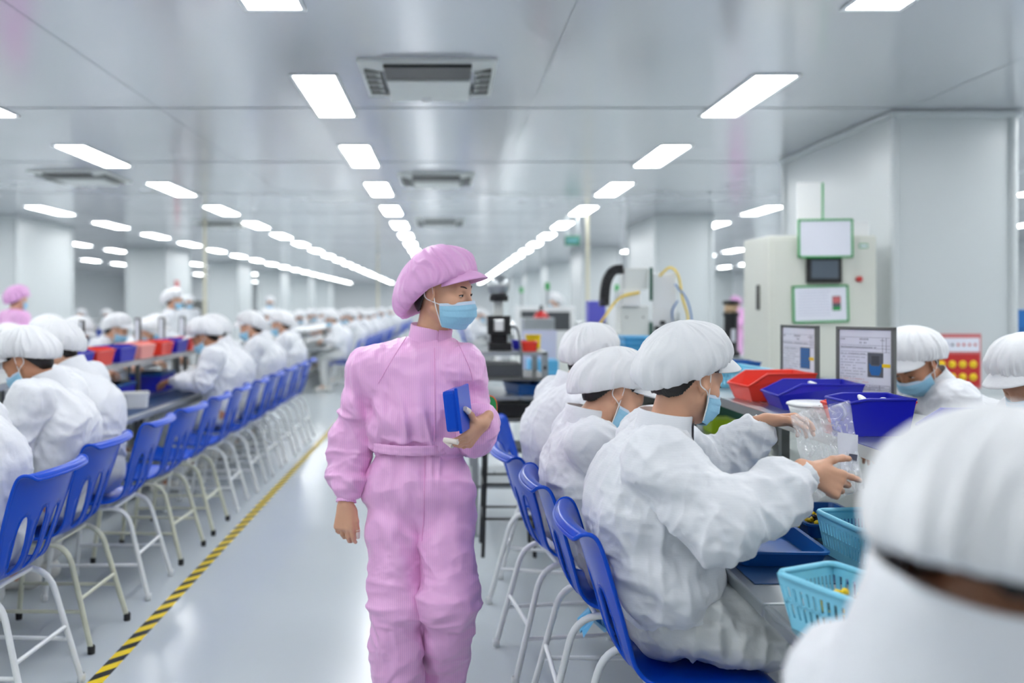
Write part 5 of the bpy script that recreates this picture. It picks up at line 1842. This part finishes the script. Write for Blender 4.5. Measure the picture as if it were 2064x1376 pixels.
# ------------------------------------------------------------------ machines and boards
def hose(pts, r, n=6):
    return MB().tube(smooth_path(pts, n), r, 8)
def pneumatic(x, y, z, label, group=None):
    """white press with a cable chain, side plate, valves and hoses; about 0.6 m wide"""
    r = empty('pneumatic_machine', (x, y, z), 0, label, 'machine', group)
    MB().box(-.26, -.20, -.14, .30, .22, -.002, bev=.006).build('riser', 'steel_dark', r)
    MB().box(-.30, -.22, 0, .34, .25, .10, bev=.008).box(-.26, -.18, .10, .28, .2, .14, bev=.004).build('base', 'offwhite', r)
    MB().box(-.10, -.06, .14, .10, .14, .56, bev=.006).build('column', 'offwhite', r)
    for dx, dz in ((-.06, .22), (.06, .22), (-.06, .48), (.06, .48)):
        MB().lathe([(0, -.066), (.008, -.066), (.008, -.058)], (dx, 0, dz), 10, 'y').build('bolt', 'steel_dark', r) if False else MB().box(dx-.006, -.066, dz-.006, dx+.006, -.058, dz+.006, bev=.002).build('bolt', 'steel_dark', r)
    MB().box(-.26, -.10, .20, -.11, .06, .38, bev=.006).build('control_box', 'offwhite', r)
    MB().box(-.10, -.10, .56, .03, .08, .68, bev=.005).build('slide_block', 'white_plastic', r)
    MB().box(-.07, -.05, .68, .10, .12, .84, bev=.005).build('head_block', 'offwhite', r)
    ch = MB()
    pts = smooth_path([(-.08, -.02, .83), (-.15, -.02, .82), (-.20, -.02, .74), (-.215, -.02, .62), (-.215, -.02, .56)], 6)
    for i in range(len(pts)-1):
        a, b2 = Vector(pts[i]), Vector(pts[i+1])
        c = (a+b2)/2; d = (b2-a)
        ang = math.atan2(d.x, d.z)
        ch.box(c.x-.035, c.y-.03, c.z-d.length*.48, c.x+.035, c.y+.03, c.z+d.length*.48, bev=.003, rot=Matrix.Rotation(ang, 3, 'Y'))
    ch.build('cable_chain', 'black', r)
    MB().box(.105, -.08, .60, .125, -.06, .84).build('guide_strip', 'darkgreen', r)
    MB().box(.105, -.08, .16, .125, -.06, .44).build('guide_strip', 'darkgreen', r)
    pl = MB().box(.13, -.05, .10, .30, -.03, .80, bev=.003).build('side_plate', 'white_plastic', r)
    for dx, dz in ((.16, .40), (.20, .44), (.25, .36), (.17, .32), (.28, .40), (.23, .30)):
        MB().box(dx-.016, -.085, dz-.014, dx+.016, -.05, dz+.014, bev=.004).build('valve', 'black', pl)
    MB().lathe([(0, .30), (.018, .30), (.018, .46), (.008, .47), (.008, .52), (0, .52)], (.31, -.08, 0), 14).build('air_cylinder', 'steel', r)
    MB().lathe([(0, .28), (.016, .28), (.016, .44), (.007, .45), (.007, .50), (0, .50)], (.27, -.10, 0), 14).build('air_cylinder', 'steel', r)
    hose([(.18, -.05, .78), (.25, -.08, .84), (.31, -.08, .78), (.34, -.08, .62), (.38, -.08, .48), (.38, -.08, .30)], .008).build('yellow_hose', 'yellow', r)
    hose([(.30, -.10, .60), (.26, -.10, .52), (.28, -.10, .42), (.34, -.1, .40), (.40, -.1, .44), (.37, -.1, .60), (.28, -.1, .72)], .006).build('blue_hose', 'photo_blue', r)
    hose([(.02, -.12, .66), (-.12, -.12, .62), (-.22, -.12, .50), (-.34, -.12, .30), (-.40, -.12, .02)], .008).build('yellow_hose', 'yellow', r)
    return r
pneumatic(1.37, 6.1, .8905, 'white pneumatic machine with black cable chain and yellow hoses behind the capped workers')

# stack of light blue trays on the shelf before it
for i in range(6):
    t = tub('tray', .20, .26, .034, .003, 'tray_sky', .9, .010)
    put(t, 1.225+.003*math.sin(i*2.1), 5.38, ZS+.0345*i, R_(1.5*math.sin(i*1.7)), '%s light blue tray from the top of the stack before the pneumatic machine' % ('topmost', 'second', 'third', 'fourth', 'fifth', 'lowest')[5-i], 'tray', 'stack of light blue trays')

# control cabinet with boards on it
cb = empty('control_cabinet', (2.92, 6.72, 0), 0, 'cream machine cabinet on legs with a screen, before the nearest right column', 'cabinet')
w, d_ = .42, .27
MB().box(-w, -d_, .90, w, d_, 2.0, bev=.012).build('body', 'cream', cb)
MB().box(-w+.035, -d_-.006, .93, w-.02, -d_+.002, 1.97, bev=.004).build('door', 'cream', cb)
MB().box(-w-.012, -.09, 1.42, -w+.002, -.04, 1.62, bev=.004).build('door_handle', 'black', cb)
MB().box(.22, -.2, 2.0, .40, .1, 2.11, bev=.006).build('top_box', 'white_plastic', cb)
for sx_ in (-1, 1):
    for sy in (-1, 1):
        MB().box(sx_*(w-.03)-.022, sy*(d_-.03)-.022, 0, sx_*(w-.03)+.022, sy*(d_-.03)+.022, .90, bev=.003).build('leg', 'cream', cb)
MB().box(-w, -d_, .62, w, d_, .65, bev=.004).build('shelf', 'steel', cb)
MB().box(-w, -d_, .18, w, d_, .21, bev=.004).build('shelf', 'steel', cb)
hm = MB().box(-.135, -d_-.04, 1.63, .135, -d_-.006, 1.83, bev=.006).build('operator_panel', 'black', cb)
MB().box(-.105, -d_-.043, 1.665, .105, -d_-.039, 1.805).build('screen', 'screen', hm)
MB().lathe([(0, -.03), (.022, -.03), (.022, 0.0), (0, 0)], (.275, -d_-.006, 1.66), 16, 'y').build('stop_button', 'red', cb)
MB().box(.28, -d_-.009, 1.90, .35, -d_-.006, 1.935).build('green_label', 'green', cb)
MB().box(.285, -d_-.010, 1.908, .345, -d_-.0085, 1.927).build('label_face', 'paper', cb)
def board(name, x, y, z, wd, hg, label, tilt=0, pic=False, depth=.008):
    r = empty(name, (x, y, z), 0, label, 'board')
    r.rotation_euler = (0, tilt, 0)
    MB().box(-wd/2, -depth, 0, wd/2, 0, hg, bev=.003).build('sheet', 'paper', r)
    f = MB(); b_ = .012
    f.box(-wd/2-b_, -depth-.004, -b_, -wd/2+.002, .001, hg+b_, bev=.002).box(wd/2-.002, -depth-.004, -b_, wd/2+b_, .001, hg+b_, bev=.002)
    f.box(-wd/2-b_, -depth-.004, -b_, wd/2+b_, .001, .002, bev=.002).box(-wd/2-b_, -depth-.004, hg-.002, wd/2+b_, .001, hg+b_, bev=.002)
    f.build('border', 'green', r)
    if pic:
        ph = MB().box(.09, -depth-.002, hg*.30, .155, -depth, hg*.72).build('picture', 'photo_grey', r)
        MB().box(.093, -depth-.003, hg*.31, .152, -depth-.0015, hg*.40).build('picture_band', 'green', ph)
        MB().box(.093, -depth-.003, hg*.52, .152, -depth-.0015, hg*.70).build('picture_band', 'rose', ph)
        ln = MB()
        rr = random.Random(3)
        for k in range(9):
            x = -.17
            zz = hg*(.86-.085*k)
            while x < .06:
                g = rr.uniform(.01, .03)
                ln.box(x, -depth-.0015, zz, x+g*.7, -depth, zz+.006); x += g
        ln.build('print_lines', 'lavender', r)
    return r
yb = 6.72-d_-.013
board('notice_board', 2.92, yb-.034, 1.835, .40, .275, 'blank white board edged in green above the screen of the cream cabinet', R_(-.5))
board('notice_board', 2.90, yb, 1.335, .41, .265, 'printed board edged in green under the screen of the cream cabinet', R_(-1.5), True)
hb_ = empty('notice_board', (2.97, 6.80, 2.0015), 0, 'white upright board with green edge standing on top of the cream cabinet', 'board')
MB().box(-.10, -.006, 0, .10, .006, .46, bev=.002).build('sheet', 'white_plastic', hb_)
MB().box(.10, -.008, 0, .115, .008, .46, bev=.002).build('border', 'green', hb_)
mc = empty('tool_head', (2.86, 6.6, .6505), 0, 'small machine with orange block and black hose under the cream cabinet', 'machine')
MB().box(-.16, -.1, 0, .16, .1, .05, bev=.006).build('base', 'darkgrey', mc)
MB().box(-.10, -.05, .05, .02, .05, .16, bev=.006).build('block', 'orange', mc)
hose([(-.02, -.06, .16), (.04, -.06, .22), (.12, -.06, .20), (.14, -.06, .10)], .014).build('hose', 'black', mc)

# black cylinder machine on a steel stand
bm_ = empty('cylinder_machine', (3.15, 9.2, 0), 0, 'black cylinder machine with tan band left of the cream cabinet', 'machine')
MB().box(-.25, -.2, .86, .25, .2, .9, bev=.005).build('table_plate', 'steel', bm_)
for sx_ in (-1, 1):
    for sy in (-1, 1): MB().box(sx_*.22-.02, sy*.17-.02, 0, sx_*.22+.02, sy*.17+.02, .86).build('leg', 'steel_dark', bm_)
MB().lathe([(0, .90), (.10, .90), (.10, .95), (.075, .96), (.075, 1.34), (.09, 1.35), (.09, 1.38), (0, 1.38)], (0, 0, 0), 24).build('body', 'black', bm_)
MB().lathe([(.0, 1.38), (.068, 1.38), (.068, 1.47), (0, 1.47)], (0, 0, 0), 24).build('tan_band', mat('tan_band', (206, 176, 140), .5), bm_)
MB().lathe([(.0, 1.47), (.09, 1.47), (.09, 1.51), (0, 1.52)], (0, 0, 0), 24).build('cap', 'black', bm_)
MB().box(-.02, -.082, 1.06, .02, -.074, 1.20).build('label_plate', 'paper', bm_)

# steel rack with an inspection machine, at the end of the right row
rk = empty('equipment_rack', (.38, 5.55, 0), 0, 'steel equipment rack right behind the woman in pink', 'rack')
for x in (-.20, .24):
    for y in (-.30, .30):
        mbx = MB().box(x-.02, y-.02, 0, x+.02, y+.02, 1.16, bev=.003)
        mbx.build('post', 'steel', rk)
ph = MB()
for k in range(7): ph.box(.23, -.325, .45+.1*k, .25, -.3195, .475+.1*k)
ph.build('post_holes', 'darkgrey', rk)
for z, m in ((1.14, 'steel'), (.98, 'steel_dark'), (.86, 'steel'), (.72, 'steel_dark'), (.30, 'steel')):
    MB().box(-.22, -.32, z, .26, .32, z+.022, bev=.003).build('shelf', m, rk)
MB().box(-.20, -.28, 1.00, .10, .1, 1.08, bev=.006).build('slide_unit', 'darkgrey', rk)
MB().box(-.05, -.26, .744, .20, .2, .83, bev=.006).build('drive_unit', 'black', rk)
MB().box(-.19, -.24, .744, -.08, .2, .80, bev=.006).build('supply_box', 'steel_dark', rk)
im = empty('inspection_camera', (.345, 5.5, 1.1625), 0, 'black inspection machine with round grey head on top of the steel rack', 'machine')
MB().box(-.07, -.10, 0, .08, .12, .05, bev=.006).build('base', 'black', im)
MB().box(-.055, -.02, .05, .055, .10, .10, bev=.004).build('riser', 'black', im)
fm = MB().box(-.075, -.06, .10, .075, .02, .125, bev=.003).box(-.075, -.06, .20, .075, .02, .225, bev=.003).box(-.075, -.06, .12, -.035, .02, .205, bev=.003).box(.035, -.06, .12, .075, .02, .205, bev=.003)
fm.build('black_housing', 'black', im)
MB().box(-.032, -.05, .125, .032, .02, .19, bev=.004).build('white_sensor', 'white_plastic', im)
MB().box(-.03, .0, .225, .03, .06, .34, bev=.004).build('neck', 'offwhite', im)
MB().box(-.06, -.07, .32, .06, .03, .36, bev=.006).build('clamp', 'black', im)
MB().lathe([(0, -.09), (.04, -.09), (.072, -.05), (.075, .05), (.05, .08), (0, .08)], (0, 0, .42), 24, 'y').build('round_head', 'steel', im)
hose([(.07, -.05, .16), (.11, -.14, .14), (.12, -.28, .04), (.12, -.35, -.02), (.12, -.36, -.16)], .008).build('cable', 'darkgrey', im)
stack_bin(.10, .14, .06, 'bin_red', 'small red bin beside the black inspection machine', .53, 5.36, 1.1625, -PI/2, front=.9)
stack_bin(.10, .12, .055, 'bin_blue', 'small blue bin behind the small red bin on the rack', .49, 5.62, 1.1625, -PI/2, front=.9)
put(tub('parts_box', .10, .10, .09, .004, 'yellow', .95, .004), .60, 5.76, 1.1625, 0, 'small yellow box on the corner of the steel rack', 'box')
put(tub('tray', .22, .26, .07, .004, 'tray_blue', .9, .008), .52, 5.44, .882, R_(20), 'blue tray tilted on the middle shelf of the steel rack', 'tray')
# black framed stool in front of it
st = empty('stool', (.36, 4.95, 0), 0, 'black metal frame stool behind the hip of the woman in pink', 'stool')
for x in (-.13, .13):
    for y in (-.13, .13): MB().tube([(x*1.15, y*1.15, 0.0), (x, y, .60)], .011, 8).build('leg', 'black', st)
for z in (.22, .42):
    MB().tube([(-.145, -.145, z), (.145, -.145, z), (.145, .145, z), (-.145, .145, z), (-.145, -.145, z)], .008, 6).build('rung', 'black', st)
MB().box(-.15, -.15, .60, .15, .15, .63, bev=.01).build('seat', 'darkgrey', st)

# lavender panel cart with light blue sheets
lc = empty('panel_cart', (.86, 7.5, 0), 0, 'cart with lavender back panel right of the steel rack', 'cart')
MB().box(-.16, .18, .80, .16, .20, 1.23, bev=.004).build('back_panel', 'lavender', lc)
MB().box(-.17, -.2, .60, .17, .2, .63, bev=.004).build('deck', 'steel', lc)
for x in (-.15, .15):
    for y in (-.18, .18): MB().box(x-.012, y-.012, 0, x+.012, y+.012, .8, bev=.002).build('post', 'steel', lc)
for i in range(5):
    t = MB().box(-.13, -.15, 0, .13, .15, .068, bev=.008).build('foam_block', 'tray_sky')
    t.location = (.86, 7.48, .6305+.0685*i)
    tag(t, '%s light blue foam block on the lavender cart' % ('lowest', 'second lowest', 'middle', 'second highest', 'topmost')[i], 'foam block', 'light blue foam blocks')
gb = empty('tabletop_machine', (1.02, 9.3, 0), 0, 'grey box machine with red top beyond the lavender cart', 'machine')
MB().box(-.2, -.2, 0, .2, .2, 1.08, bev=.01).build('plinth', 'offwhite', gb)
MB().box(-.17, -.17, 1.08, .17, .17, 1.32, bev=.01).build('box_body', 'steel', gb)
MB().lathe([(.09, 1.32), (.06, 1.38), (.02, 1.40), (0, 1.40)], (.04, 0, 0), 16).build('red_dome', 'red', gb)
MB().lathe([(.02, 1.40), (.02, 1.46), (0, 1.46)], (.04, 0, 0), 10).build('knob', 'black', gb)
pb = empty('storage_box', (1.40, 7.8, 0), 0, 'purple box on a grey stand behind the yellow hose', 'box')
MB().box(-.09, -.1, 0, .09, .1, 1.3, bev=.01).build('stand', 'steel_dark', pb)
MB().box(-.08, -.09, 1.30, .08, .09, 1.50, bev=.01).build('body', 'purple', pb)
lm = MB().box(-.07, -.08, 0, .07, .08, .08, bev=.01).build('carton', 'lime'); lm.location = (1.52, 4.62, .7505); tag(lm, 'lime green carton under the shelf beyond the bag worker', 'carton')
dg = MB().box(-.1, -.09, 0, .1, .09, .13, bev=.01).build('carton', 'darkgreen'); dg.location = (1.62, 4.86, .7505); tag(dg, 'dark green carton behind the lime carton under the shelf', 'carton')

# machines farther down the right side
for i, (x, y, nm) in enumerate(((1.5, 10.6, 'far white machine right of the aisle before the second column'), (1.4, 13.2, 'farther white machine right of the aisle, half hidden by another'), (2.6, 11.6, 'white machine beside the second right column'))):
    o = empty('machine_stand', (x, y, 0), 0, nm, 'machine')
    MB().box(-.35, -.3, 0, .35, .3, .85, bev=.01).build('plinth', 'offwhite', o)
    MB().box(-.3, -.25, .85, .1, .25, 1.45, bev=.01).build('housing', 'white_plastic', o)
    MB().box(-.24, -.256, 1.15, .04, -.25, 1.38).build('window_panel', 'darkgrey', o)
    MB().box(.14, -.2, .85, .3, .2, 1.25, bev=.01).build('side_box', 'steel', o)
    MB().lathe([(0, 1.45), (.02, 1.45), (.02, 1.75), (0, 1.75)], (-.2, .1, 0), 10).build('signal_pole', 'steel', o)
    MB().lathe([(.021, 1.66), (.03, 1.66), (.03, 1.75), (0, 1.76)], (-.2, .1, 0), 10).build('signal_lamp', 'green', o)
for i, (x, y, nm) in enumerate(((-6.7, 12.0, 'grey machine left of the aisle before a left column'), (-6.3, 20.6, 'dark machine by the second left column'), (-10.2, 17.5, 'green machine in the gap between the left columns'))):
    o = empty('machine_cabinet', (x, y, 0), 0, nm, 'machine')
    MB().box(-.4, -.35, 0, .4, .35, 1.2, bev=.01).build('cabinet_body', ('offwhite', 'darkgrey', 'darkgreen')[i], o)
    MB().box(-.3, -.25, 1.2, .3, .25, 1.6, bev=.01).build('upper_housing', ('white_plastic', 'steel_dark', 'steel')[i], o)
    MB().box(-.22, -.258, 1.28, .1, -.25, 1.52).build('window_panel', 'screen', o)

# poles, signs, banner
def pole(x, y, label):
    o = MB().lathe([(.045, 0), (.045, .02), (.03, .03), (.03, CEIL-.03), (.05, CEIL-.02), (.05, CEIL-.001)], (0, 0, 0), 16).build('pole', 'pole')
    o.location = (x, y, 0)
    tag(o, label, 'pole')
pole(2.38, 14.0, 'slim cream pole from floor to ceiling right of the aisle')
pole(-4.35, 14.95, 'slim cream pole under the far left air conditioner')
pole(-2.05, 24.8, 'slim pale pole far down the left side of the aisle')
sg = empty('hanging_sign', (2.12, 14.0, 2.47), 0, 'dark green sign hanging from the ceiling beside the slim cream pole', 'sign')
MB().box(-.13, -.02, 0, .13, .02, .17, bev=.005).build('panel', 'darkgreen', sg)
MB().box(-.09, -.024, .06, .09, -.019, .11).build('faint_marks', 'teal_mat', sg)
for x in (-.09, .09): MB().box(x-.006, -.006, .17, x+.006, .006, CEIL-2.471).build('hanger', 'steel', sg)
bn = MB().box(-.012, -.14, 0, .012, .14, 1.0, bev=.002).build('banner', 'rose'); bn.location = (-7.335, 22.6, 1.15)
tag(bn, 'narrow red banner hanging on the side of a far left column', 'banner')
# red notice board on the near column
rb = empty('notice_board', (4.05, 6.597, .80), 0, 'red notice board with yellow discs on the nearest right column', 'board')
MB().box(-.19, -.012, 0, .19, 0, .43, bev=.003).build('back_plate', 'rose', rb)
MB().box(-.175, -.015, .29, .175, -.011, .40).build('white_header', 'paper', rb)
MB().box(-.175, -.015, .02, .175, -.011, .27).build('red_field', 'red', rb)
for k in range(7):
    MB().lathe([(0, -.018), (.011, -.018), (.011, -.0145)], (-.13+.045*k, 0, .345), 12, 'y').build('icon', 'red' if k > 2 else 'ink', rb)
for k in range(4):
    for j in range(2):
        MB().lathe([(0, -.018), (.03, -.018), (.03, -.0145)], (-.125+.083*k, 0, .09+.10*j), 16, 'y').build('yellow_disc', 'yellow', rb)
fb = empty('storage_box', (5.35, 7.7, 0), 0, 'blue box stacked on a grey box at the right edge behind the column', 'box')
MB().box(-.2, -.2, 0, .2, .2, 1.02, bev=.01).build('grey_box', 'steel_dark', fb)
MB().box(-.2, -.2, 1.02, .2, .2, 1.24, bev=.01).build('blue_box', 'photo_blue', fb)
MB().box(-.2, -.2, 1.245, .2, .2, 1.42, bev=.01).build('lid_box', 'photo_blue', fb)
# light blue plastic sheet hanging on the chair rungs
sh = empty('plastic_sheet', (.60, 2.98, .30), 0, 'folded light blue plastic sheet under the seat of the low bending worker', 'plastic sheet')
V = []
for j in range(7):
    for i in range(5):
        V.append((-.12+.24*j/6, -.07+.035*i, .05*abs(math.sin(j*1.4))+.015*math.sin(i*2.+j)-.01))
F = [[j*5+i, j*5+i+1, (j+1)*5+i+1, (j+1)*5+i] for j in range(6) for i in range(4)]
n_ = len(V); V = V+[(a, b2, c-.002) for a, b2, c in V]
mesh_obj('sheet', V, F+[[q_+n_ for q_ in f[::-1]] for f in F], 'tray_sky', sh)
